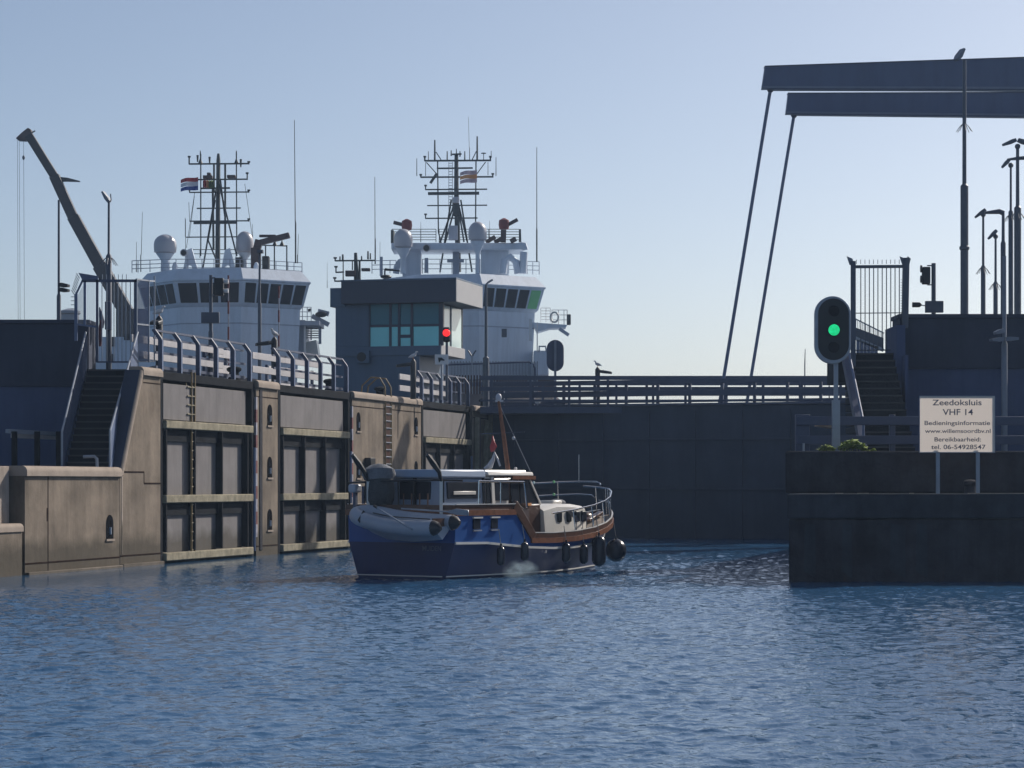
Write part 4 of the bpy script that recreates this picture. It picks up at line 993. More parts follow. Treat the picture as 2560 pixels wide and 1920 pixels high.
for px in (2346, 2446):
    q = MB(); x_ = P(px, 0, Z_).x; q.box(x_-0.05, x_+0.05, Z_+0.052, Z_+0.12, zq-0.0, a.z+0.12); q.build('post', M['galv'], r)
def text(s, cx, cy, width, Z_, m, par, rot=None, h=None, at=None, name='lettering'):
    cu = bpy.data.curves.new('t', 'FONT'); cu.body = s; cu.size = 1; cu.align_x = 'CENTER'; cu.align_y = 'CENTER'; cu.extrude = 0.0; cu.offset = 0.012
    to = bpy.data.objects.new('t', cu); COL.objects.link(to)
    dg = bpy.context.evaluated_depsgraph_get(); dg.update()
    me = bpy.data.meshes.new_from_object(to.evaluated_get(dg)); bpy.data.objects.remove(to)
    w = max(v.co.x for v in me.vertices)-min(v.co.x for v in me.vertices)
    k = width/w
    o = bpy.data.objects.new(name, me); COL.objects.link(o); o.parent = par
    Mx = Matrix.Translation(at if at is not None else P(cx, cy, Z_)) @ (rot or Matrix.Rotation(R(90), 4, 'X')) @ Matrix.Diagonal((k, h/0.7 if h else k, k, 1))
    me.transform(worldmat(par).inverted() @ Mx); me.materials.append(m); me.name = name
    return o
pxm = Z_/F
for s_, cx, cy, w, h in (('Zeedoksluis', 2393, 1007, 123, 14), ('VHF 14', 2395, 1031, 76, 15), ('Bedieningsinformatie', 2393, 1058, 164, 10.5),
                      ('www.willemsoordbv.nl', 2395, 1078, 164, 10), ('Bereikbaarheid:', 2394, 1099, 116, 10.5), ('tel. 06-54928547', 2396, 1118, 136, 11)):
    text(s_, cx, cy, w*pxm, Z_-0.008, M['ink'], r, h=h*pxm)

# ------------------------------------------------------------------ ships
def ring(c, sc, z, hw, a, L_):
    pts = [(-hw, 0), (hw, 0), (hw+a, a), (hw+a-3.2, L_), (-hw-a+0.5, L_), (-hw-a, a)]
    cy = 5.0
    return [Vector((x*sc, cy+(y-cy)*sc, z)) for x, y in pts]
def ship(px, Z, dz, k, label, name, green):
    ang = R(-9); base = Vector(((px-1280)*Z/F, Z, 0))
    r = thing(name, label, 'ship', base, ang); f0 = frame(base, ang)
    f = lambda v: f0((v[0]*k, v[1]*k, (v[2])))
    hw, a, L_ = 2.55, 3.95, 14
    lv = [(.83, 9.0), (.875, 15.2+dz), (.915, 15.42+dz), (.985, 16.98+dz), (1.0, 17.05+dz), (1.0, 17.15+dz), (.885, 17.95+dz)]
    rg = [ring(0, s_, z_, hw, a, L_) for s_, z_ in lv]
    q = MB(f); q.loft(rg); q.build('bridge_house', M['ship_white'], r)
    # windows on the three front facets
    lo, hi = ring(0, .922, 15.5+dz, hw, a, L_), ring(0, .981, 16.88+dz, hw, a, L_)
    # inner rail mouldings
    for i, n in ((5, 4), (0, 3), (1, 5)):
        j = (i+1) % 6
        A0, A1, B0, B1 = lo[i], lo[j], hi[i], hi[j]
        nrm = (A1-A0).cross(B0-A0).normalized()
        cen = Vector((0, 5, 16))
        if nrm.dot((A0+B1)/2-cen) < 0: nrm = -nrm
        for w in range(n):
            m_ = 0.022 if i == 0 else 0.016
            u0 = 0.03+0.94*w/n+m_; u1 = 0.03+0.94*(w+1)/n-m_
            q4 = [A0.lerp(A1, u0), A0.lerp(A1, u1), B0.lerp(B1, u1), B0.lerp(B1, u0)]
            fr = [A0.lerp(A1, u0-0.012), A0.lerp(A1, u1+0.012), B0.lerp(B1, u1+0.012), B0.lerp(B1, u0-0.012)]
            w_ = MB(f); w_.loft([[p-nrm*0.03 for p in q4], [p+nrm*0.02 for p in q4]])
            gl = 'glass_green' if (green and i == 1 and w == n-1) else 'lens_dark'
            w_.build('bridge_window', M[gl], r)
    # bulwark line and lower front details
    q = MB(f); g1 = ring(0, .872, 14.0+dz, hw, a, L_); g2 = ring(0, .872, 14.08+dz, hw, a, L_); q.loft([g1, g2]); q.build('deck_line', M['ship_grey'], r)
    # deckhouse below and hull
    q = MB(f); q.loft([ring(0, .86, 5.0, hw+.2, a-.2, 16), ring(0, .83, 8.99, hw+.2, a-.2, 16)]); q.build('deckhouse', M['ship_white'], r)
    hull = []
    for y, w_, zt_ in ((-12, 0.3, 10.4), (-9, 3.2, 10.0), (-5, 5.6, 9.7), (1, 7.4, 9.4), (12, 7.8, 8.2), (40, 7.8, 7.0), (48, 7.0, 6.8)):
        hull.append([(-w_, y, zt_), (-w_*0.93, y+ (1.5 if y < -8 else 0), 4.0), (-w_*.6, y+(3 if y < -8 else 0), -1.2), (w_*.6, y+(3 if y < -8 else 0), -1.2), (w_*.93, y+(1.5 if y < -8 else 0), 4.0), (w_, y, zt_)])
    q = MB(f); q.loft(hull); q.build('hull', M['ship_hull'], r)
    return r, f
def radome(par, px, y0, y1, ybase, w, Z, ped=0.5):
    c = P(px, y1, Z); top = P(px, y0, Z); rr = w/2*Z/F; h = top.z-c.z
    q = MB(); prof = [(rr*0.6, -0.08*h), (rr*0.97, 0.03*h), (rr, 0.22*h), (rr, 0.45*h)]
    for i in range(1, 7): t = i/6*math.pi/2; prof.append((max(rr*math.cos(t), .01), 0.45*h+0.55*h*math.sin(t)))
    q.lathe(c, prof, 22); o = q.build('radome', M['radome'], par)
    b = P(px, ybase, Z); q = MB(); hh = c.z-b.z-0.02*h
    q.lathe(b, [(rr*ped*0.8, 0), (rr*ped*0.75, hh*0.6), (rr*0.8, hh*0.97)], 16); q.build('pedestal', M['ship_white'], o)
def whip(par, px, y0, y1, Z, lean=0, w=0.05):
    q = MB(); m_ = P(px, y1-(y1-y0)*0.28, Z); q.tube([P(px, y1, Z), m_, P(px+lean*.3, y1-(y1-y0)*0.3, Z), P(px+lean, y0, Z)], [w*.75, w*.7, w*.45, w*.3], 6); q.build('whip_antenna', M['mast'], par)
def railing(par, pxs, ytop, ybot, Z, name='railing', m='ship_grey', slope=0, rows=3, th=0.03):
    q = MB(); n = len(pxs)
    for i, px in enumerate(pxs):
        dy = slope*(px-pxs[0]); q.cyl(P(px, ybot+dy, Z), P(px, ytop+dy, Z), th, seg=6)
    for k in range(rows):
        yy = ytop+(ybot-ytop)*k/rows; q.tube([P(pxs[0], yy, Z), P(pxs[-1], yy+slope*(pxs[-1]-pxs[0]), Z)], th*0.9, 6)
    q.build(name, M[m], par)

rA, fA = ship(520, 170, 0, 1.0, 'white ship with a dark mast and flags behind the left gates', 'harbour_ship', False)
rB, fB = ship(1117, 180, 0.45, 1.06, 'white ship with red water cannons behind the control house', 'harbour_ship', True)
ZA = 176.0
# ship A mast
def mastbar(par, x0, x1, y, Z, w=0.09, up0=0, up1=0, name='crossbar'):
    q = MB(); q.bar(P(x0, y, Z), P(x1, y-1, Z), w)
    for x, u in ((x0, up0), (x1, up1)):
        if u:
            q.bar(P(x, y+1, Z), P(x, y-u, Z), w*.9); q.cyl(P(x, y-u, Z), P(x, y-u-4, Z), 0.10, 0.12, 8)
    q.build(name, M['mast'], par)
q = MB(); q.tube([P(544, 672, ZA), P(546, 400, ZA), P(546, 384, ZA)], [0.19, 0.15, 0.09], 8); ms = q.build('mast', M['mast'], rA)
q = MB(); q.bar(P(532, 470, ZA+1), P(534, 625, ZA+1), 0.15); q.bar(P(563, 410, ZA+.6), P(563, 625, ZA+.6), 0.14); q.bar(P(535, 410, ZA+.6), P(535, 480, ZA+.6), 0.13)
for a_, b_ in (((541, 470), (507, 672)), ((545, 450), (592, 640)), ((551, 450), (562, 540)), ((538, 500), (520, 600)), ((520, 600), (545, 660))): q.bar(P(*a_, ZA-.5), P(*b_, ZA-.5), 0.11)
q.split('mast_leg', M['mast'], ms)
q = MB(); q.bar(P(502, 385, ZA), P(502, 640, ZA), 0.085); q.bar(P(591, 380, ZA), P(592, 640, ZA), 0.085); q.split('mast_side_pole', M['mast'], ms)
for x0, x1, y, u0, u1, w in ((473, 622, 410, 16, 3, .11), (494, 618, 449, 0, 14, .10), (474, 622, 481, 5, 3, .09), (492, 602, 521, 0, 0, .09), (474, 622, 553, 0, 3, .09), (484, 592, 557, 0, 0, .2), (465, 592, 593, 0, 0, .08), (503, 575, 471, 0, 0, .12)):
    mastbar(ms, x0, x1, y, ZA, w, u0, u1)
for px, y0 in ((501, 381), (591, 378)):
    q = MB(); q.lathe(P(px, 409, ZA), [(0.18, 0), (0.05, 0.35), (0.03, 0.5), (0.05, 0.7), (0.03, 0.95)], 8); q.build('mast_light', M['mast'], ms)
for px, y0, y1 in ((494, 388, 405), (524, 392, 408), (602, 398, 418)):
    q = MB(); q.cyl(P(px, y1, ZA), P(px, y0, ZA), 0.05, 0.09, 6); q.build('mast_light', M['mast'], ms)
for x0, x1, y0, y1 in ((507, 530, 438, 446), (567, 588, 437, 444), (517, 526, 431, 438)):
    q = MB(); a, b = P(x0, y1, ZA-.3), P(x1, y0, ZA-.3); q.box(a.x, b.x, a.y, a.y+.6, a.z, b.z); q.build('radar_scanner', M['maroon'], ms, bevel=.03)
for x0, y0, x1, y1 in ((487, 480, 466, 620), (486, 490, 473, 595), (612, 460, 632, 600), (463, 545, 463, 592), (472, 505, 474, 553)):
    q = MB(); q.cyl(P(x0, y0, ZA), P(x1, y1, ZA), 0.018, seg=4); q.build('stay_wire', M['mast'], ms)
radome(rA, 413, 586, 632, 678, 57, 174); radome(rA, 612, 578, 630, 676, 45, 176, .35)
for px, y0, y1, ln in ((352, 530, 680, 4), (341, 605, 680, 0), (739, 300, 658, -3), (744, 585, 658, 2), (464, 548, 660, 0), (634, 560, 660, -3)): whip(rA, px, y0, y1, 176, ln, 0.05 if px != 739 else 0.08)
railing(rA, [330, 345, 375, 405, 440], 652, 682, 173, slope=-0.04)
railing(rA, [440, 470, 505, 535, 575, 600, 640], 648, 680, 175, slope=0.0)
railing(rA, [640, 665, 690, 720, 735, 755], 650, 682, 177, slope=0.06)
railing(rA, [478, 500, 545, 590, 600], 624, 645, 178, 'platform_rail', 'mast', rows=2)
# horn, frames, water cannon
q = MB(); q.lathe(P(460, 632, 174), [(0.16, 0.7), (0.26, 0.1), (0.27, -0.1), (0.22, -0.12)], 16, 'y'); hn = q.build('searchlight', M['radome'], rA)
q = MB(); q.lathe(P(459, 632, 173.86), [(0.01, -0.01), (0.20, -0.01), (0.2, 0.02)], 16, 'y'); q.build('lens', M['black'], hn)
for c in (475, 570):
    q = MB()
    pl = [P(c-18, 678, 175), P(c-8, 625, 175), P(c+4, 620, 175), P(c+20, 678, 175), P(c+8, 678, 175), P(c+4, 665, 175), P(c-2, 662, 175), P(c-8, 667, 175), P(c-9, 678, 175)]
    q.prism(pl, (0, 0.4, 0)); q.build('support_frame', M['ship_white'], rA)
for px in (437, 641):
    q = MB(); q.lathe(P(px, 678, 173.5), [(0.2, 0), (0.2, 0.35), (0.12, 0.6), (0.02, 0.66)], 12); q.build('deck_vent', M['ship_white'], rA)
q = MB(); q.bar(P(638, 640, 175), P(648, 600, 175), 0.55); q.bar(P(645, 608, 175), P(724, 588, 175), 0.42, 0.42); q.bar(P(648, 590, 175), P(690, 590, 175), 0.2); q.bar(P(640, 675, 175), P(640, 620, 175), 0.7)
q.build('water_cannon', M['maroon'], rA, bevel=0.05)
q = MB(); a, b = P(655, 678, 175), P(672, 640, 175); q.box(a.x, b.x, 175, 175.8, a.z, b.z); a, b = P(588, 676, 175.5), P(605, 643, 175.5); q.box(a.x, b.x, 175.5, 176, a.z, b.z); q.split('deck_locker', M['black'], rA, bevel=.04)
q = MB(); bars(q, [664, 686, 717], 613, 682, 176, 0.09); q.bar(P(650, 613, 176), P(718, 615, 176), 0.08); q.build('canopy_frame', M['mast'], rA)
for px in (687, 705):
    q = MB(); q.lathe(P(px, 614, 176), [(0.2, 0), (0.05, 0.3), (0.03, 0.4)], 8); q.build('bell_lamp', M['mast'], rA)
q = MB(); q.prism([P(566, 700, 171.2), P(640, 694, 173), P(640, 697, 173), P(566, 703, 171.2)], (0, -0.1, 0)); q.build('gutter', M['white'], rA)
# ship A afterdeck clutter right of the bridge
ZB_ = 178.0
q = MB(); a, b = P(735, 900, ZB_), P(762, 800, ZB_); q.box(a.x, b.x, ZB_, ZB_+6, a.z, b.z); q.build('side_casing', M['ship_grey'], rA)
q = MB(); bars(q, [724, 731], 806, 905, 177, 0.12); bars(q, [762], 806, 905, 177, 0.14); q.split('white_pillar', M['white'], rA)
q = MB(); a, b = P(738, 814, 177), P(800, 803, 177); q.box(a.x, b.x, 176.5, 181, a.z, b.z); q.build('wing_platform', M['ship_grey'], rA)
railing(rA, [724, 742, 756, 768, 778], 768, 803, 177, 'wing_railing', 'white')
q = MB(); q.prism([P(765, 895, 179), P(765, 855, 179), P(790, 850, 179), P(797, 890, 179)], (0, 2, 0)); q.build('deck_hood', M['boat_white'], rA)
railing(rA, [764, 778, 798], 822, 850, 180, 'after_railing', 'white', rows=5, th=.05)
q = MB(); q.bar(P(800, 800, 179), P(800, 860, 179), 0.2); q.bar(P(780, 790, 179), P(822, 812, 179), 0.35); q.bar(P(795, 778, 179), P(822, 785, 179), 0.35); q.build('davit_gear', M['ship_grey'], rA)
q = MB(); q.ball(P(803, 786, 178.8), 0.45, 0.6, 0.22); q.bar(P(770, 776, 179), P(778, 774, 179), 0.18); q.build('folded_gear', M['black'], rA)
# panel windows low on ship A seen through the fence
q = MB(); a, b = P(150, 940, 185), P(420, 842, 185); q.box(a.x, b.x, 185, 197, a.z, b.z); dh = q.build('foredeck_house', M['ship_white'], rA)
for (x0_, x1_, y0_, y1_) in ((270, 286, 842, 866), (310, 345, 835, 850), (272, 282, 885, 905), (395, 410, 850, 870)):
    q = MB(); a, b = P(x0_, y1_, 184.9), P(x1_, y0_, 184.9); q.box(a.x, b.x, 184.9, 185.05, a.z, b.z); q.build('house_window', M['lens_dark'], dh)

# ship B topsides
ZB = 187.0
q = MB(); q.tube([P(1146, 680, ZB), P(1141, 480, ZB), P(1141, 388, ZB)], [0.22, 0.19, 0.15], 8); ms = q.build('mast', M['mast'], rB)
q = MB()
for a_, b_ in (((1138, 505), (1098, 612)), ((1146, 510), (1170, 612)), ((1134, 530), (1112, 610)), ((1146, 520), (1160, 605)), ((1128, 500), (1100, 680)), ((1152, 500), (1180, 680))): q.bar(P(*a_, ZB), P(*b_, ZB), 0.13)
q.bar(P(1140, 495, ZB), P(1140, 540, ZB), 0.5)
q.split('mast_leg', M['mast'], ms)
q = MB(); q.bar(P(1094, 400, ZB), P(1096, 580, ZB), 0.10); q.bar(P(1190, 400, ZB), P(1189, 560, ZB), 0.10); q.bar(P(1096, 580, ZB), P(1104, 612, ZB), 0.10); q.split('mast_side_pole', M['mast'], ms)
q = MB(); q.bar(P(1122, 405, ZB+.5), P(1122, 530, ZB+.5), 0.04); q.bar(P(1131, 405, ZB+.5), P(1131, 530, ZB+.5), 0.04)
for k in range(17): q.bar(P(1122, 408+7*k, ZB+.5), P(1131, 408+7*k, ZB+.5), 0.04)
q.build('mast_ladder', M['galv'], ms)
for x0, x1, y, u0, u1, w in ((1062, 1226, 402, 8, 8, .13), (1092, 1182, 421, 0, 0, .12), (1052, 1232, 443, 4, 6, .12), (1064, 1218, 474, 8, 0, .10), (1070, 1198, 484, 0, 0, .22), (1068, 1218, 514, 0, 0, .09), (1064, 1194, 546, 8, 0, .10), (1130, 1154, 386, 0, 0, .12)):
    mastbar(ms, x0, x1, y, ZB, w, u0, u1)
for px, y0, y1, w in ((1087, 350, 402, .07), (1193, 341, 402, .07), (1118, 378, 402, .05), (1128, 376, 390, .05), (1150, 378, 392, .05), (1162, 378, 402, .05), (1141, 372, 388, .04), (1042, 396, 440, .03), (1240, 393, 440, .03), (1064, 405, 440, .025), (1220, 405, 438, .025), (1071, 378, 400, .03), (1228, 377, 395, .03)):
    q = MB(); q.cyl(P(px, y1, ZB), P(px, y0, ZB), w*1.1, w*.8, 6); q.build('mast_aerial', M['mast'], ms)
for a_, b_ in (((1090, 380), (1103, 400)), ((1191, 378), (1180, 400)), ((1066, 406), (1092, 435)), ((1214, 405), (1192, 435)), ((1076, 458), (1092, 434))): 
    q = MB(); q.bar(P(*a_, ZB), P(*b_, ZB), 0.07 if a_[0] != 1076 else .2); q.build('brace', M['mast'], ms)
q = MB(); q.lathe(P(1140, 507, ZB-.5), [(0.25, 0), (0.28, 0.3), (0.2, 0.45)], 12); q.build('radar_motor', M['radome'], ms)
q = MB(); q.lathe(P(1209, 384, ZB), [(0.2, 0), (0.2, 0.05), (0.02, 0.08)], 12); q.cyl(P(1209, 402, ZB), P(1209, 384, ZB), .03); q.build('dish_aerial', M['mast'], ms)
q = MB(); q.bar(P(1133, 565, ZB-.6), P(1133, 600, ZB-.6), 0.7); q.bar(P(1140, 625, ZB-.8), P(1140, 690, ZB-.8), 0.5); q.bar(P(1118, 652, ZB-1), P(1160, 652, ZB-1), 0.3, 0.25); q.build('mast_cabinet', M['ship_grey'], ms)
# platform
q = MB(); a, b = P(978, 624, 184), P(1308, 607, 184); q.box(a.x, b.x, 184, 188, a.z, b.z); pf = q.build('monitor_platform', M['ship_white'], rB, bevel=.08)
q = MB()
for x0_, x1_, y_ in ((1006, 1052, 684), (1202, 1272, 684)):
    a, b = P(x0_, y_, 184.8), P(x1_, 624, 184.8); q.box(a.x, b.x, 184.8, 187, a.z-.2, b.z)
q.split('platform_casing', M['ship_white'], rB, bevel=.05)
q = MB(); q.tube([P(1258, 684, 184), P(1262, 650, 184), P(1275, 642, 184), P(1290, 655, 184), P(1295, 684, 184)], 0.28, 8); q.tube([P(1012, 650, 184.5), P(1000, 655, 184.5), P(992, 668, 184.5), P(990, 684, 184.5)], 0.25, 8); q.tube([P(1298, 612, 184), P(1311, 612, 184), P(1314, 625, 184)], .22, 8); q.cyl(P(1307, 684, 184), P(1310, 630, 184), 0.3, 0.3)
q.split('vent_pipe', M['ship_white'], rB)
radome(rB, 1008, 572, 618, 684, 47, 183, .4); radome(rB, 1194, 554, 600, 684, 46, 183, .3)
railing(rB, [980, 1022, 1052, 1090], 573, 606, 188.2, 'platform_railing', 'mast', rows=5); railing(rB, [1098, 1145, 1180, 1222, 1260, 1298], 573, 606, 188.2, 'platform_railing', 'mast', rows=5)
q = MB(); a, b = P(977, 607, 184.2), P(984, 575, 184.2); q.box(a.x, b.x, 184.2, 187.8, a.z, b.z); q.bar(P(1301, 607, 184.2), P(1300, 573, 184.2), .15); q.split('platform_end', M['mast'], rB)
def cannon(par, pts, body, Z):
    q = MB(); q.lathe(P(*body, Z), [(0.36, -0.1), (0.42, 0.25), (0.38, 0.6), (0.1, 0.75)], 14); o = q.build('water_cannon', M['monitor_red'], par)
    q = MB(); q.bar(P(*pts[0], Z), P(*pts[1], Z), 0.26); q.build('nozzle', M['maroon'], o)
cannon(rB, ((1008, 562), (984, 556)), (1017, 572), 184); cannon(rB, ((1262, 566), (1294, 549)), (1260, 570), 184)
q = MB(); q.bar(P(1258, 606, 184), P(1259, 575, 184), 0.42); q.bar(P(1276, 604, 184), P(1290, 597, 184), 0.3, .35); q.bar(P(1215, 606, 184.3), P(1238, 592, 184.3), .3); q.bar(P(1236, 606, 184.3), P(1256, 596, 184.3), .3); q.build('cannon_base', M['maroon'], rB)
q = MB(); q.lathe(P(1067, 620, 183.6), [(0.2, .7), (0.29, .1), (0.30, -.1), (.25, -.12)], 16, 'y'); hn = q.build('searchlight', M['radome'], rB)
q = MB(); q.lathe(P(1066, 620, 183.45), [(0.01, -.01), (.23, -.01), (.23, .02)], 16, 'y'); q.build('lens', M['black'], hn)
railing(rB, [930, 952, 975, 990], 652, 684, 184, slope=-0.02); railing(rB, [1056, 1070, 1100, 1130, 1165, 1200], 648, 684, 186); railing(rB, [1272, 1300, 1318, 1332, 1348], 652, 684, 185, slope=.03)
for px, y0, y1, ln, w in ((938, 442, 660, -1, .07), (950, 605, 670, 0, .04), (1342, 368, 655, 0, .08), (1174, 292, 400, -3, .04), (1052, 555, 605, 0, .04), (1224, 552, 605, 0, .04), (818, 655, 720, 0, .03)): whip(rB, px, y0, y1, 185, ln, w)
q = MB(); q.cyl(P(1066, 682, 184), P(1066, 645, 184), .16, .14); q.cyl(P(953, 690, 183), P(953, 642, 183), .12); q.split('deck_vent', M['ship_grey'], rB)
# wing, lifebuoy, doors right of ship B
q = MB(); q.prism([P(1332, 806, 183), P(1418, 812, 183), P(1415, 818, 183), P(1375, 820, 183), P(1342, 830, 183)], (0, 2.5, 0)); q.build('bridge_wing', M['ship_white'], rB)
railing(rB, [1352, 1365, 1376], 770, 806, 184, 'wing_railing', 'white', rows=5); railing(rB, [1380, 1396, 1410, 1418], 775, 812, 183, 'wing_railing', 'white', rows=3)
q = MB(); c_ = P(1386, 793, 182.9); q.tube([c_+Vector((.3*math.cos(t), 0, .38*math.sin(t))) for t in [2*math.pi*k/16 for k in range(16)]], .075, 8, True); q.build('lifebuoy', M['boat_white'], rB)
q = MB(); a, b = P(1417, 812, 183), P(1427, 786, 183); q.box(a.x, b.x, 182.8, 183.4, a.z, b.z); q.build('wing_light_box', M['mast'], rB, bevel=.05)
q = MB(); q.bar(P(1398, 822, 183), P(1422, 838, 183), .25); q.build('fender_arm', M['ship_grey'], rB)
q = MB(); a, b = P(1322, 852, 181), P(1330, 798, 181); q.box(a.x, b.x, 180.5, 181, a.z, b.z); q.bar(P(1343, 806, 182), P(1343, 880, 182), .08); q.split('white_pillar', M['white'], rB)
q = MB(); a, b = P(1334, 940, 182), P(1372, 876, 182); q.box(a.x, b.x, 182, 188, a.z, b.z); q.build('side_bulwark', M['ship_white'], rB, bevel=.1)
q = MB(); q.tube([P(1348, 880, 182), P(1348, 866, 182), P(1364, 866, 182), P(1366, 880, 182)], .07, 8); q.build('bulwark_hoop', M['ship_grey'], rB)
q = MB(); q.prism([P(1240, 940, 179), P(1388, 946, 179), P(1395, 990, 179), P(1240, 990, 179)], (0, 10, 0)); q.build('hull_side', M['maroon'], rB)
q = MB(); a, b = P(1254, 843, 178.6), P(1267, 822, 178.6); q.box(a.x, b.x, 178.55, 178.75, a.z, b.z); q.build('hatch', M['pole'], rB)

# small mast behind the control house
r = thing('radio_mast', 'small dark mast with crossbars and boxes rising behind the control house roof', 'mast', P(890, 720, 150))
q = MB(); q.tube([P(896, 760, 150), P(891, 700, 150), P(889, 632, 150)], [.22, .16, .10], 8); q.build('pole', M['mast'], r)
for x0, x1, y, u0 in ((838, 938, 652, 5), (840, 860, 681, 12), (837, 930, 703, 6)): mastbar(r, x0, x1, y, 150, .09, u0, 0)
for px, y0, y1, w in ((850, 641, 652, .05), (857, 636, 652, .07), (904, 640, 650, .05), (920, 628, 648, .06), (926, 633, 648, .05), (858, 652, 700, .04), (899, 652, 700, .08), (881, 650, 675, .04)):
    q = MB(); q.cyl(P(px, y1, 150), P(px, y0, 150), w, w*.8, 6); q.build('aerial', M['mast'], r)
for x0, x1, y0, y1 in ((863, 888, 676, 690), (903, 925, 670, 677)):
    q = MB(); a, b = P(x0, y1, 149.6), P(x1, y0, 149.6); q.box(a.x, b.x, 149.6, 150.1, a.z, b.z); q.build('equipment_box', M['maroon'], r, bevel=.03)

# flags
def flag(px0, px1, py0, py1, Z, strips, name, label, curl=0.25, vert=False):
    r = thing(name, label, 'flag', P(px1, py1, Z))
    n = len(strips); N = 14
    for i, m_ in enumerate(strips):
        q = MB(); ra, rb = [], []
        for k in range(N+1):
            t = k/N
            if vert: x = px0+(px1-px0)*(i+t)/n; ya, yb = py0, py1
            else: x = px1+(px0-px1)*t; ya = py0+(py1-py0)*i/n; yb = py0+(py1-py0)*(i+1)/n
            drop = 6*t*t if not vert else 0
            w = math.sin(t*7+(i if vert else 0)*1.4)*0.22
            ra.append(P(x, ya+drop, Z)+Vector((0, w, 0))); rb.append(P(x, yb+drop*.6, Z)+Vector((0, w, 0)))
        q.loft([ra, rb], cap=False, closed=False)
        o = q.build('stripe', M[m_], r); sd_ = o.modifiers.new('s', 'SOLIDIFY'); sd_.thickness = 0.02
    return r
flag(451, 495, 443, 475, ZA-1.2, ('flag_red', 'flag_white', 'flag_blue'), 'national_flag', 'red, white and blue flag flying left of the left mast')
flag(507, 536, 451, 469, ZA-.7, ('flag_red', 'orange', 'flag_green', 'flag_green'), 'company_flag', 'red, orange and green flag on the left mast', vert=True)
flag(1150, 1192, 425, 456, ZB-.8, ('pink', 'orange', 'pink'), 'company_flag', 'pale flag with an orange band on the right mast')

# ------------------------------------------------------------------ crane
ZC = 205.0; kc = 205/135
r = thing('crane', 'brown telescopic crane boom leaning left over the flood wall', 'crane', Vector((P(335, 0, ZC).x, ZC, 0)))
segs = [((72, 338), (140, 447), 0.46), ((136, 440), (185, 548), 0.56), ((183, 542), (256, 675), 0.66), ((250, 664), (338, 818), 0.8)]
for i, (a_, b_, w) in enumerate(segs):
    q = MB(); q.bar(P(*a_, ZC), P(*b_, ZC), w*kc); q.build('boom_section', M['crane'], r, bevel=0.04)
q = MB(); q.prism([P(69, 319, ZC), P(77, 323, ZC), P(80, 340, ZC), P(64, 352, ZC), P(45, 351, ZC), P(39, 345, ZC), P(55, 330, ZC)], (0, .7, 0)); q.build('boom_head', M['maroon'], r, bevel=.05)
q = MB(); q.bar(P(79, 332, ZC), P(88, 327, ZC), .1); q.build('head_aerial', M['crane'], r)
q = MB(); q.prism([P(138, 441, ZC), P(168, 444, ZC), P(199, 452, ZC), P(198, 454, ZC), P(165, 453, ZC), P(145, 454, ZC)], (0, .4, 0)); q.build('folded_jib', M['crane'], r)
q = MB()
for a_, b_ in ((43.5, 46), (48, 51), (59, 61.5)): q.cyl(P(a_, 350, ZC), P(b_, 905, ZC), 0.016, seg=5)
q.ball(P(59, 394, ZC), .12, .12, .2); q.build('hoist_cable', M['pole'], r)
x_ = P(335, 0, ZC).x
q = MB(); q.box(x_-1.4, x_+1.6, ZC-1, ZC+1.4, 14.6, 17.5); q.build('crane_cab', M['crane'], r, bevel=.1)
q = MB(); q.lathe((x_, ZC, 0), [(1.3, 4.0), (1.1, 14.58)], 20); q.build('crane_base', M['crane'], r)

# ------------------------------------------------------------------ the motor cruiser
BC = Vector((-3.13, 67.75, 0)); BA = R(90-34)
BF0 = frame(BC, BA)                          # x forward, y port, z up
BF = lambda v: BF0((v[0] if v[0] < 5 else 5+(v[0]-5)*0.9, v[1], v[2]))
boat = thing('motor_cruiser', 'blue steel motor cruiser with a white foredeck cabin heading into the lock', 'boat', BC, BA)
#   x, [(dx,hb,z)...]   levels: keel, boot, strake, sheer
ST = [(0.00, (1.10, 1.56, 1.86, 1.89), 1.84, 1.02), (1.5, (1.2, 1.66, 1.9, 1.93), 1.84, 1.00), (2.9, (1.2, 1.70, 1.92, 1.94), 1.84, .89), (3.7, (1.2, 1.70, 1.92, 1.94), 1.12, .83),
      (5.0, (1.1, 1.62, 1.88, 1.92), 1.10, .78), (6.5, (.9, 1.40, 1.76, 1.84), 1.13, .78), (8.0, (.6, 1.05, 1.50, 1.64), 1.22, .84), (9.2, (.35, .70, 1.16, 1.36), 1.34, .93), (10.2, (.15, .40, .80, 1.0), 1.47, 1.05), (11.0, (.05, .16, .42, .60), 1.60, 1.18), (11.6, (.01, .03, .12, .2), 1.70, 1.28)]
def hp_(i, l):
    x, hb_, zs_, zk = ST[i]; z = (-0.7, 0.10, zk, zs_)[l]
    back = (x/11.6)**3*((-0.9, -0.75, -0.25, 0)[l])
    return x+back, hb_[l], z
def hull_part(l0, l1, name, m, off=0.0, z0=None, z1=None, i0=0, i1=None, transom=True):
    i1 = len(ST)-1 if i1 is None else i1
    q = MB(BF)
    for sgn in (-1, 1):
        ra = [Vector((hp_(i, l0)[0], sgn*(hp_(i, l0)[1]+off), hp_(i, l0)[2] if z0 is None else hp_(i, l0)[2]+z0)) for i in range(i0, i1+1)]
        rb = [Vector((hp_(i, l1)[0], sgn*(hp_(i, l1)[1]+off), hp_(i, l1)[2] if z1 is None else hp_(i, l1)[2]+z1)) for i in range(i0, i1+1)]
        q.loft([ra, rb], cap=False, closed=False)
    if transom:
        a0, a1 = hp_(0, l0), hp_(0, l1)
        n = 8; ra = []; rb = []
        for k in range(n+1):
            t = -1+2*k/n; bow = -0.10*(1-t*t)
            ra.append((a0[0]+bow, t*a0[1], a0[2])); rb.append((a1[0]+bow, t*a1[1], a1[2]))
        q.loft([ra, rb], cap=False, closed=False)
    return q
hull_part(0, 1, '', '').build('bottom', M['navy'], boat)
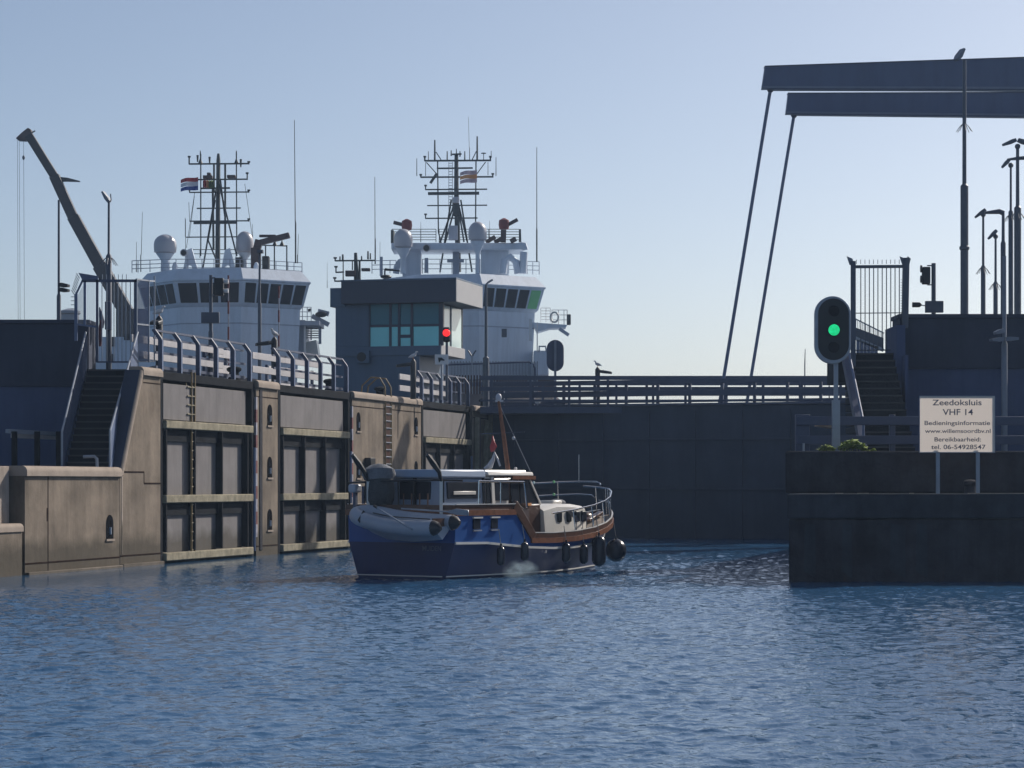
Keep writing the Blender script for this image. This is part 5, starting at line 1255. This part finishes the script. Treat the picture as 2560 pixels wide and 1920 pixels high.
hull_part(1, 2, '', '').build('hull', M['navy'], boat)
hull_part(2, 3, '', '').build('topsides', M['blue'], boat)
# deck
q = MB(BF); L1 = [Vector((hp_(i, 3)[0], -hp_(i, 3)[1]+.02, hp_(i, 3)[2]-.02)) for i in range(len(ST))]; L2 = [Vector((v.x, -v.y, v.z)) for v in L1]
q.loft([L1, L2], cap=False, closed=False); q.build('deck', M['pale_concrete'], boat)
def band(l, lo, hi, thick, name, m, i0=0, i1=None, ref=3, transom=False):
    i1 = len(ST)-1 if i1 is None else i1
    for sgn in ((-1, 1)):
        q = MB(BF); rings = []
        for i in range(i0, i1+1):
            x, hb_, z = hp_(i, l)
            rings.append([(x, sgn*(hb_-0.02), z+lo), (x, sgn*(hb_+thick), z+lo), (x, sgn*(hb_+thick), z+hi), (x, sgn*(hb_-0.02), z+hi)])
        q.loft(rings); q.build(name, M[m], boat)
    if transom:
        x, hb_, z = hp_(i0, l); q = MB(BF); q.box(x-thick-0.1, x-0.0, -hb_, hb_, z+lo, z+hi); q.build(name, M[m], boat)
band(2, -0.035, 0.03, 0.045, 'rubbing_strake', 'boat_white')
band(1, -0.035, 0.0, 0.01, 'boot_stripe', 'boat_white')
q = MB(BF); q.box(-0.125, -0.10, -1.5, 1.5, 0.07, 0.10); q.build('boot_stripe', M['boat_white'], boat)
band(3, -0.17, -0.02, 0.05, 'gunwale', 'teak', 3); band(3, -0.015, 0.12, 0.02, 'bulwark', 'dark_wood', 3)
band(3, -0.06, 0.10, 0.04, 'gunwale', 'teak', 0, 2, transom=True); band(3, 0.105, 0.24, 0.0, 'bulwark', 'dark_wood', 0, 2, transom=True)
band(3, 0.245, 0.27, 0.03, 'capping_rail', 'boat_white', 0, 2); band(3, 0.125, 0.15, 0.03, 'capping_rail', 'boat_white', 3)
for sgn in (-1, 1):                           # slanting step in the sheer
    q = MB(BF); q.bar((2.85, sgn*1.92, 2.08), (3.85, sgn*1.92, 1.10), 0.12, 0.3); q.build('sheer_step', M['dark_wood'], boat, bevel=.02)
# aft portlights
for x_ in (0.97, 1.84):
    q = MB(BF); q.box(x_-.17, x_+.17, -1.945, -1.90, 1.40, 1.68); o = q.build('portlight', M['lens_dark'], boat, bevel=.015)
    q = MB(BF); q.box(x_-.22, x_+.22, -1.99, -1.93, 1.70, 1.74); q.build('eyebrow', M['boat_white'], o)
    q = MB(BF); q.box(x_-.2, x_+.2, -1.97, -1.93, 1.34, 1.375); q.build('sill', M['galv'], o)
BFk = BF
BF = lambda v: BFk((v[0]+(0.2 if v[0] < 2.7 else 0), v[1]*0.82, v[2]))
# aft cabin (pale blue) with rear and side window
def cab(x0, x1, hw0, hw1, z0, z1, tumble, name, m, rake0=0, rake1=0, bevel=.05):
    q = MB(BF)
    lo = [(x0, -hw0, z0), (x1, -hw1, z0), (x1, hw1, z0), (x0, hw0, z0)]
    hi = [(x0+rake0, -hw0+tumble, z1), (x1+rake1, -hw1+tumble, z1), (x1+rake1, hw1-tumble, z1), (x0+rake0, hw0-tumble, z1)]
    q.loft([lo, hi]); return q.build(name, M[m], boat, bevel=bevel)
cab(0.50, 2.75, 1.12, 1.15, 1.83, 2.838, .06, 'aft_cabin', 'boat_roof', .05, 0)
cab(0.30, 2.80, 1.20, 1.22, 2.84, 3.08, .06, 'aft_cabin_roof', 'boat_roof', .06, 0)
q = MB(BF); q.box(0.505, 0.56, -0.62, 0.72, 2.22, 2.74); q.build('rear_window', M['lens_dark'], boat, bevel=.05, seg=3)
q = MB(BF); q.box(0.40, 0.52, -0.02, 0.04, 1.9, 2.92); q.build('window_post', M['black'], boat)
q = MB(BF); q.prism([(0.75, -1.16, 2.25), (2.35, -1.18, 2.25), (2.35, -1.14, 2.72), (0.75, -1.12, 2.72)], (0, .05, 0)); q.build('side_window', M['lens_dark'], boat, bevel=.03)
q = MB(BF); q.box(1.0, 2.1, -1.19, -1.165, 2.36, 2.46); q.build('window_curtain', M['boat_white'], boat, bevel=.02)
# wheelhouse
cab(2.75, 4.05, 1.17, 1.17, 1.83, 2.90, .07, 'wheelhouse', 'boat_white')
cab(4.06, 5.15, 1.17, 1.10, 1.08, 2.90, .07, 'wheelhouse_front', 'dark_wood', 0, 0, .02)
cab(2.65, 5.35, 1.26, 1.20, 2.905, 3.02, .05, 'wheelhouse_roof', 'boat_white', 0, 0, .03)
cab(2.9, 5.1, 1.1, 1.05, 3.022, 3.08, .05, 'roof_hatch_rail', 'boat_white', 0, 0, .02)
q = MB(BF); q.box(4.1, 5.36, -1.275, -1.265+.03, 2.80, 2.90); q.box(5.355, 5.38, -1.2, 1.2, 2.78, 2.90); q.build('fascia', M['teak'], boat)
def sidewin(x0, x1, z0, z1, m, name, y=-1.165, t=.07):
    q = MB(BF); q.prism([(x0, y-.015, z0), (x1, y-.015, z0), (x1, y+.05, z1), (x0, y+.05, z1)], (0, .03, 0)); return q.build(name, M[m], boat)
sidewin(2.86, 3.08, 2.0, 2.82, 'lens_dark', 'door_glass', -1.19); sidewin(3.26, 4.0, 2.18, 2.80, 'lens_dark', 'side_window', -1.19); sidewin(3.2, 4.06, 2.80, 2.88, 'dark_wood', 'window_header', -1.2)
sidewin(2.5, 2.62, 2.0, 2.85, 'lens_dark', 'door_gap', -1.17); sidewin(3.10, 3.24, 1.95, 2.88, 'boat_white', 'window_pillar', -1.22)
sidewin(4.15, 4.55, 2.1, 2.82, 'lens_dark', 'side_window', -1.18); sidewin(4.62, 5.10, 2.1, 2.82, 'lens_dark', 'side_window', -1.18)
sidewin(4.15, 4.32, 1.15, 2.05, 'teak', 'door_panel', -1.20); sidewin(4.75, 5.1, 1.15, 1.95, 'maroon', 'door_panel', -1.19)
# raked windscreen
for sgn in (-1, 1):
    q = MB(BF); q.bar((5.18, sgn*1.06, 2.9), (6.0, sgn*1.0, 2.06), 0.07); q.build('windscreen_pillar', M['boat_white'], boat)
q = MB(BF); q.loft([[(5.19, -1.05, 2.88), (5.19, 1.05, 2.88)], [(5.96, -.98, 2.08), (5.96, .98, 2.08)]], cap=False, closed=False); o = q.build('windscreen', M['lens_dark'], boat); md = o.modifiers.new('s', 'SOLIDIFY'); md.thickness = .02
q = MB(BF); q.prism([(5.16, -1.06, 2.86), (5.16, -1.06, 2.08), (5.92, -1.0, 2.08)], (0, .02, 0)); q.build('quarter_glass', M['lens_dark'], boat)
q = MB(BF); q.box(5.0, 5.2, -1.2, -.9, 2.02, 2.1); q.build('teak_sill', M['orange'], boat)
cab(5.151, 5.85, 1.12, 1.15, 1.07, 2.05, .04, 'companionway', 'dark_wood', 0, 0, .02)
BF = lambda v: BFk((v[0]+0.72, v[1]*0.92, v[2]))
# fore cabin
q = MB(BF); st_ = [(5.155, 1.10, 1.95), (6.0, 1.08, 2.07), (7.2, 1.0, 2.05), (8.2, .82, 1.98), (8.6, .55, 1.70)]
rg = []
for x_, w_, z_ in st_: rg.append([(x_, -w_-.08, 1.06), (x_, -w_, z_-.10), (x_, -w_+.16, z_), (x_, w_-.16, z_), (x_, w_, z_-.10), (x_, w_+.08, 1.06)])
q.loft(rg); q.build('fore_cabin', M['boat_white'], boat)
for x_, w_ in ((6.1, 1.10), (6.75, 1.07), (7.35, 1.02), (7.9, .93)):
    q = MB(BF); q.box(x_-.15, x_+.15, -w_-.055, -w_+.05, 1.50, 1.84); q.build('cabin_window', M['lens_dark'], boat, bevel=.07, seg=3)
q = MB(BF); q.box(7.0, 7.6, -.3, .3, 2.05, 2.16); q.build('skylight', M['boat_white'], boat, bevel=.04)
q = MB(BF); q.ball((7.9, 0.1, 2.08), .25, .3, .12); q.build('covered_gear', M['tarp_light'], boat)
q = MB(BF); q.bar((9.0, -.4, 1.52), (10.6, 0, 1.75), .22, .1); q.ball((9.6, 0, 1.62), .3, .22, .16); q.bar((8.8, .5, 1.5), (9.9, .4, 1.6), .3, .12); q.split('anchor_gear', M['dark_wood'], boat, bevel=.02)
q = MB(BF)
for k in range(7):
    x_ = 6.05+.42*k+(.1 if k % 2 else 0); w_ = 1.84-(x_-6.05)*.16
    q.tube([(x_, -w_+.03, 1.20), (x_+.02, -w_+.03, 1.72)], .012, 4); 
q.bar((6.1, -1.5, 1.85), (6.5, -1.6, 1.55), .18, .03); q.build('deck_gear', M['rail_dark'], boat)
BF = BFk
# stainless rails
def brail(pts, r_=.020, name='rail'):
    q = MB(BF); q.tube(pts, r_, 6); q.build(name, M['steel'], boat)
sb = lambda x: -({5:1.90, 6.5:1.80, 8:1.6, 9.2:1.32, 10.2:.96, 11:.56}[x]) 
port = [(7.4, 1.68, 2.58), (8, 1.6, 2.62), (9.2, 1.32, 2.68), (10.2, .96, 2.72), (10.9, .60, 2.74)]
brail(port+[(11.35, .2, 2.74), (11.25, .0, 2.68), (11.0, -.15, 2.64)], .024)
brail([(7.4, 1.68, 2.18), (8, 1.6, 2.22), (9.2, 1.32, 2.28), (10.2, .96, 2.32), (10.9, .60, 2.34), (11.2, .3, 2.32), (11.05, .1, 2.24)], .020)
brail([(4.9, -1.90, 1.80), (6.5, -1.80, 1.90), (8, -1.6, 2.02), (9.2, -1.32, 2.14), (10.2, -.96, 2.26), (11, -.56, 2.42), (11.5, -.2, 2.50), (11.7, 0, 2.52), (11.5, .2, 2.56), (11.0, .5, 2.60)], .026)
brail([(11.0, -.5, 2.05), (11.5, -.2, 2.08), (11.7, 0, 2.1), (11.5, .2, 2.15)], .02)
for x_, y_, z0, z1 in ((8, 1.6, 1.2, 2.62), (9.2, 1.32, 1.35, 2.68), (10.2, .96, 1.5, 2.72), (6.5, -1.8, 1.15, 1.9), (8, -1.6, 1.25, 2.02), (9.2, -1.32, 1.35, 2.14), (10.2, -.96, 1.5, 2.26), (11, -.56, 1.6, 2.42), (11.7, 0, 1.7, 2.52), (11.4, .2, 1.65, 2.56), (11.4, -.25, 1.65, 2.46)):
    brail([(x_, y_, z0), (x_-.1, y_*.98, z1)], .018, 'stanchion')
brail([(10.9, .6, 2.7), (10.9, .6, 3.6)], .012, 'jackstaff')
brail([(11.72, -.02, 2.5), (11.8, -.05, 1.7)], .018, 'stanchion')
for x_, y_, z_, m_ in ((9.2, 1.32, 2.70, 'glass_pale'), (10.0, 1.03, 2.73, 'glass_green'), (9.2, 1.32, 2.30, 'boat_white'), (10.0, 1.03, 2.33, 'glass_green')):
    q = MB(BF); q.ball((x_, y_, z_), .05, seg=10, rings=6); q.build('rail_lamp', M[m_], boat)
# aft deck side rail
brail([(1.1, -1.9, 2.1), (1.1, -1.9, 2.74), (3.4, -1.9, 2.72), (3.55, -1.9, 2.0)], .03)
brail([(2.2, -1.9, 2.1), (2.2, -1.9, 2.72)], .022, 'stanchion')
q = MB(BF); q.tube([(-.05, 1.85, 2.70), (-.12, 0, 2.76), (-.05, -1.2, 2.78), (0.4, -1.85, 2.76)], .03, 8)
for y_ in (1.8, .95, .05): q.cyl((-.05, y_, 2.08), (-.08, y_, 2.74), .025)
q.build('stern_rail', M['black'], boat)
q = MB(BF); q.bar((.1, .05, 2.06), (.1, -.9, 2.06), .05); 
for k in range(4): q.bar((.05, -.05-.28*k, 2.05), (.05, -.05-.28*k, 2.4), .03)
q.build('stern_seat', M['dark_wood'], boat)
# name on the transom
rot = Matrix(((0, 0, 0, 0),)*4)
ax = (BF((0, -1, 0))-BF((0, 0, 0))).normalized(); up = Vector((0, 0, 1)); nn = ax.cross(up)
rot = Matrix(((ax.x, up.x, nn.x, 0), (ax.y, up.y, nn.y, 0), (ax.z, up.z, nn.z, 0), (0, 0, 0, 1)))
text('MUIDEN', 0, 0, .64, 0, M['faint_ink'], boat, rot=rot, h=.14, at=BF((-.115, -1.15, .86)), name='name_lettering')
# mast
q = MB(BF); q.tube([(4.65, -.5, 3.05), (4.40, -.5, 4.16), (4.15, -.5, 5.12)], [.075, .065, .045], 10); o = q.build('mast', M['teak'], boat)
mt = BF((4.15, -.5, 5.12)); q = MB(); q.ball(mt+Vector((0, 0, .10)), .09, .09, .12); q.bar(mt+Vector((-.1, 0, .0)), mt+Vector((.14, 0, .0)), .06); q.build('masthead_lamp', M['radome'], o)
q = MB(BF); q.bar((4.40, .3, 4.16), (4.40, -1.25, 4.20), .025); q.build('yard', M['rail_dark'], o)
q = MB(BF); q.cyl((4.17, -.5, 5.05), (5.35, -.85, 3.05), .012, seg=5); q.build('stay', M['galv'], o)
q = MB(BF); q.ball((4.42, -.85, 4.02), .05); q.build('mast_lamp', M['rubber'], o)
q = MB(BF); q.ball((4.9, -.6, 3.12), .05); q.build('roof_lamp', M['white'], boat)
# pennant and bundled flag
r = thing('pennant', 'small faded red pennant hanging left of the boat mast', 'pennant', BF((4.4, -.1, 3.7)))
q = MB(BF); q.loft([[(4.4, -.09, 4.1), (4.4, -.08, 3.95), (4.4, 0, 3.76), (4.4, -.05, 3.62)], [(4.42, -.11, 4.1), (4.4, -.17, 3.93), (4.42, -.24, 3.78), (4.4, -.15, 3.64)]], cap=False, closed=False); o = q.build('cloth', M['red'], r); md = o.modifiers.new('s', 'SOLIDIFY'); md.thickness = .03
r = thing('folded_sail', 'grey folded cloth bundle on the wheelhouse roof by the mast', 'cloth', BF((4.3, -.2, 3.1)))
q = MB(BF); q.tube([(4.3, -.25, 3.62), (4.3, -.2, 3.4), (4.3, -.08, 3.2), (4.3, .1, 3.12)], [.015, .06, .1, .05], 8); q.tube([(4.3, -.25, 3.62), (4.32, -.35, 3.4), (4.3, -.45, 3.2)], [.01, .03, .03], 6); q.build('cloth', M['rubber'], r)
# fenders
fg = 'fenders hung along the boat side'
def fender(x, y, z, r_, h, label, lean=0):
    p = BF((x, y, z)); t = thing('fender', label, 'fender', p, 0, fg); f = frame(p, BA)
    q = MB(f); prof = [(.02, -h/2)]
    for k in range(1, 7): a = k/6*math.pi/2; prof.append((r_*math.sin(a), -h/2+r_-r_*math.cos(a)))
    for k in range(1, 7): a = k/6*math.pi/2; prof.append((max(r_*math.cos(a), .035), h/2-r_*1.1+r_*1.1*math.sin(a)))
    prof.append((.03, h/2+.08)); q.lathe((0, 0, 0), prof, 16); q.build('fender_body', M['fender'], t)
    q = MB(f); q.cyl((0, 0, h/2+.05), (lean, .08, h/2+.5), .012, seg=5); q.build('rope', M['rope'], t)
fender(1.95, -2.08, .62, .12, .55, 'dark fender with a pale highlight nearest the stern')
fender(3.15, -2.09, .72, .12, .55, 'dark fender hanging below the slanting wooden step')
#fender(4.6, -2.02, .55, .12, .5, 'dark fender below the wheelhouse door')
fender(5.6, -1.98, .62, .13, .6, 'dark fender below the first fore cabin window')
fender(6.9, -1.86, .55, .13, .6, 'dark fender below the last fore cabin windows')
fender(8.1, -1.72, .62, .22, .95, 'long dark fender just aft of the bow ball')
fender(9.75, -1.42, .60, .33, .72, 'big round black ball fender hanging at the bow')
# davits
for y_, px in ((1.05, 917), (-1.5, 1104)):
    dv = thing('dinghy_davit', 'pale davit post with a black arm at the %s of the dinghy' % ('left end' if px < 1000 else 'right end'), 'davit', BF((-.15, y_, 2.0)), 0, 'davits on the boat stern')
    p = BF((-.15, y_, 1.75)); q = MB(); q.bar(p, (p.x, p.y, P(0, 1203, p.y).z), .09); q.build('post', M['boat_white'], dv)
    q = MB(); t_ = Vector((p.x, p.y, P(0, 1203, p.y).z)); e = P(px-36, 1137, p.y-.3); m_ = P(px-6, 1180, p.y-.1); q.tube([t_, m_, m_.lerp(e, .5), e], [.05, .06, .09, .06], 8); q.bar(t_+Vector((.06, 0, -.6)), t_+Vector((.06, 0, .0)), .06); q.build('arm', M['black'], dv)
# covered barbecue or outboard
p = BF((.15, .55, 2.0))
r = thing('covered_engine', 'bulky tarpaulin bundle with a lighter canvas top on the stern rail', 'tarpaulin', p)
q = MB(BF); rr = []
for z_, w_, d_ in ((2.02, .34, .3), (2.2, .44, .36), (2.45, .48, .36), (2.7, .45, .34), (2.82, .42, .32)): rr.append([(.15+d_*math.cos(t), .88+1.0*w_*math.sin(t)*(1+.06*math.sin(3*t)), z_) for t in [2*math.pi*k/18 for k in range(18)]])
q.loft(rr); q.build('dark_tarp', M['tarp'], r)
q = MB(BF); rr = []
for z_, w_, d_ in ((2.80, .46, .36), (2.95, .52, .38), (3.1, .48, .34), (3.2, .3, .2), (3.22, .05, .05)): rr.append([(.15+d_*math.cos(t), .90+1.0*w_*math.sin(t)*(1+.05*math.cos(2*t+z_*9)), z_+.03*math.sin(2*t)) for t in [2*math.pi*k/18 for k in range(18)]])
q.loft(rr); q.build('canvas_top', M['tarp_light'], r)
r = thing('outboard_motor', 'small grey outboard motor clamped at the left end of the stern rail', 'motor', BF((-.1, 1.6, 2.5)))
q = MB(BF); q.box(-.3, .05, 1.42, 1.68, 2.42, 2.66); q.build('cowling', M['rubber'], r, bevel=.06, seg=3)
q = MB(BF); q.bar((-.15, 1.52, 1.95), (-.12, 1.54, 2.42), .1); q.bar((-.05, 1.3, 2.1), (-.05, 1.3, 2.6), .07); q.build('shaft', M['rail_dark'], r)
# dinghy
dg_p = BF((-.62, -.5, 1.6))
r = thing('inflatable_dinghy', 'grey inflatable dinghy slung across the boat stern', 'dinghy', dg_p, BA)
BFk = BF
BF = lambda v: BFk((v[0], -0.47+(v[1]+0.5)*0.90, v[2]))
tr_ = .215
near = [(-1.02, -2.05, 1.46), (-1.05, -1.2, 1.44), (-1.06, -.3, 1.50), (-1.03, .45, 1.62), (-.92, .95, 1.74), (-.66, 1.18, 1.82), (-.40, .98, 1.86), (-.30, .45, 1.80), (-.28, -.3, 1.70), (-.27, -1.2, 1.64), (-.27, -2.18, 1.60)]
def cr(pts, n=5):
    out = []; Pn = [Vector(p) for p in pts]
    for i in range(len(Pn)-1):
        p0, p1, p2, p3 = Pn[max(i-1, 0)], Pn[i], Pn[i+1], Pn[min(i+2, len(Pn)-1)]
        for k in range(n):
            t = k/n; out.append(0.5*((2*p1)+(p2-p0)*t+(2*p0-5*p1+4*p2-p3)*t*t+(3*p1-p0-3*p2+p3)*t**3))
    return out+[Pn[-1]]
q = MB(BF); q.tube(cr(near), tr_, 18); q.build('tube', M['rubber'], r)
for c, e in ((near[0], (-1.02, -2.33, 1.44)), (near[-1], (-.27, -2.45, 1.6))):
    q = MB(BF); q.tube([c, ((c[0]+e[0])/2, (c[1]+e[1])/2, c[2]), e], [tr_*1.01, tr_*.8, tr_*.25], 16); q.build('tube_cone', M['rubber_dark'], r)
q = MB(BF); rg = []
for y_, zc, w_ in ((-2.1, 1.25, .36), (-1.0, 1.18, .38), (0, 1.24, .36), (.6, 1.42, .28), (.95, 1.6, .12)): rg.append([(-.66-w_, y_, zc+.14), (-.66, y_, zc-.12), (-.66+w_, y_, zc+.18), (-.66+w_*.9, y_, zc+.26), (-.66-w_*.9, y_, zc+.22)])
q.loft(rg); q.build('floor', M['rubber'], r)
q = MB(BF); q.box(-.98, -.3, -2.02, -1.96, 1.3, 1.72); q.build('transom_board', M['dark_wood'], r)
q = MB(BF); q.tube([(-1.02, .62, 1.44), (-1.27, .62, 1.66), (-1.04, .62, 1.9), (-.8, .62, 1.72)], .03, 6); q.tube([(-1.0, -1.9, 1.7), (-1.0, -.4, 1.76), (-.98, .3, 1.86)], .018, 6); q.build('grab_strap', M['rubber_dark'], r)
r = thing('oar', 'upper grey oar with a flat blade at the right end of the dinghy', 'oar', BF((-.5, -1.9, 1.95)), 0, 'oars on the dinghy')
q = MB(BF); q.cyl((-.5, -.4, 1.98), (-.5, -2.2, 1.90), .022); q.build('shaft', M['galv'], r)
q = MB(BF); q.loft([[(-.5, -2.2, 1.93), (-.48, -2.2, 1.87)], [(-.5, -2.5, 1.99), (-.48, -2.5, 1.82)], [(-.5, -2.95, 1.95), (-.48, -2.95, 1.80)]], cap=False, closed=False); o = q.build('blade', M['galv'], r); md = o.modifiers.new('s', 'SOLIDIFY'); md.thickness = .02
r = thing('oar', 'lower oar slanting down across the middle of the dinghy', 'oar', BF((-1.25, -.9, 1.7)), 0, 'oars on the dinghy')
q = MB(BF); q.cyl((-1.2, .02, 2.03), (-1.28, -1.45, 1.42), .024); q.build('shaft', M['galv'], r)
q = MB(BF); q.cyl((-1.2, .08, 2.06), (-1.2, -.05, 2.0), .035); q.build('grip', M['rubber_dark'], r)

BF = BFk
# exhaust mist at the waterline
mm = bpy.data.materials.new('exhaust mist'); mm.use_nodes = True; n = mm.node_tree.nodes; L = mm.node_tree.links
n.remove(n['Principled BSDF']); pv = n.new('ShaderNodeVolumePrincipled'); pv.inputs['Color'].default_value = (.66, .86, 1, 1)
tc = n.new('ShaderNodeTexCoord'); ln = n.new('ShaderNodeVectorMath'); ln.operation = 'LENGTH'; L.new(tc.outputs['Object'], ln.inputs[0])
no = n.new('ShaderNodeTexNoise'); no.inputs['Scale'].default_value = 2.2; no.inputs['Detail'].default_value = 5; L.new(tc.outputs['Object'], no.inputs['Vector'])
mr = n.new('ShaderNodeMapRange'); mr.inputs[1].default_value = 1.0; mr.inputs[2].default_value = 0.0; mr.inputs[3].default_value = -0.25; mr.inputs[4].default_value = 1; L.new(ln.outputs[1], mr.inputs[0])
nr = n.new('ShaderNodeMapRange'); nr.inputs[1].default_value = .42; nr.inputs[2].default_value = .62; L.new(no.outputs[0], nr.inputs[0])
mu = n.new('ShaderNodeMath'); mu.operation = 'MULTIPLY'; L.new(mr.outputs[0], mu.inputs[0]); L.new(nr.outputs[0], mu.inputs[1])
m2 = n.new('ShaderNodeMath'); m2.operation = 'MULTIPLY'; L.new(mu.outputs[0], m2.inputs[0]); m2.inputs[1].default_value = 6.5; L.new(m2.outputs[0], pv.inputs['Density'])
L.new(pv.outputs[0], n['Material Output'].inputs['Volume'])
q = MB(); q.ball((0, 0, 0), 1); o = q.build('exhaust_mist', mm); o.location = P(1303, 1428, 68.6); o.rotation_euler = (0, 0, BA); o.scale = (1.15, .38, .46); o['kind'] = 'stuff'; o['label'] = 'pale blue exhaust mist at the boat waterline'

# thin bluish haze added to lift the dark tones
hz = bpy.data.materials.new('haze air'); hz.use_nodes = True; n = hz.node_tree.nodes; L = hz.node_tree.links
n.remove(n['Principled BSDF']); pv = n.new('ShaderNodeVolumePrincipled'); pv.inputs['Color'].default_value = (.55, .74, 1, 1); pv.inputs['Density'].default_value = 0.00034; pv.inputs['Anisotropy'].default_value = 0.3
L.new(pv.outputs[0], n['Material Output'].inputs['Volume'])
q = MB(); q.box(-9500, 9500, -450, 12500, -5.5, 45); o = q.build('haze', hz, smooth=False); o['kind'] = 'stuff'
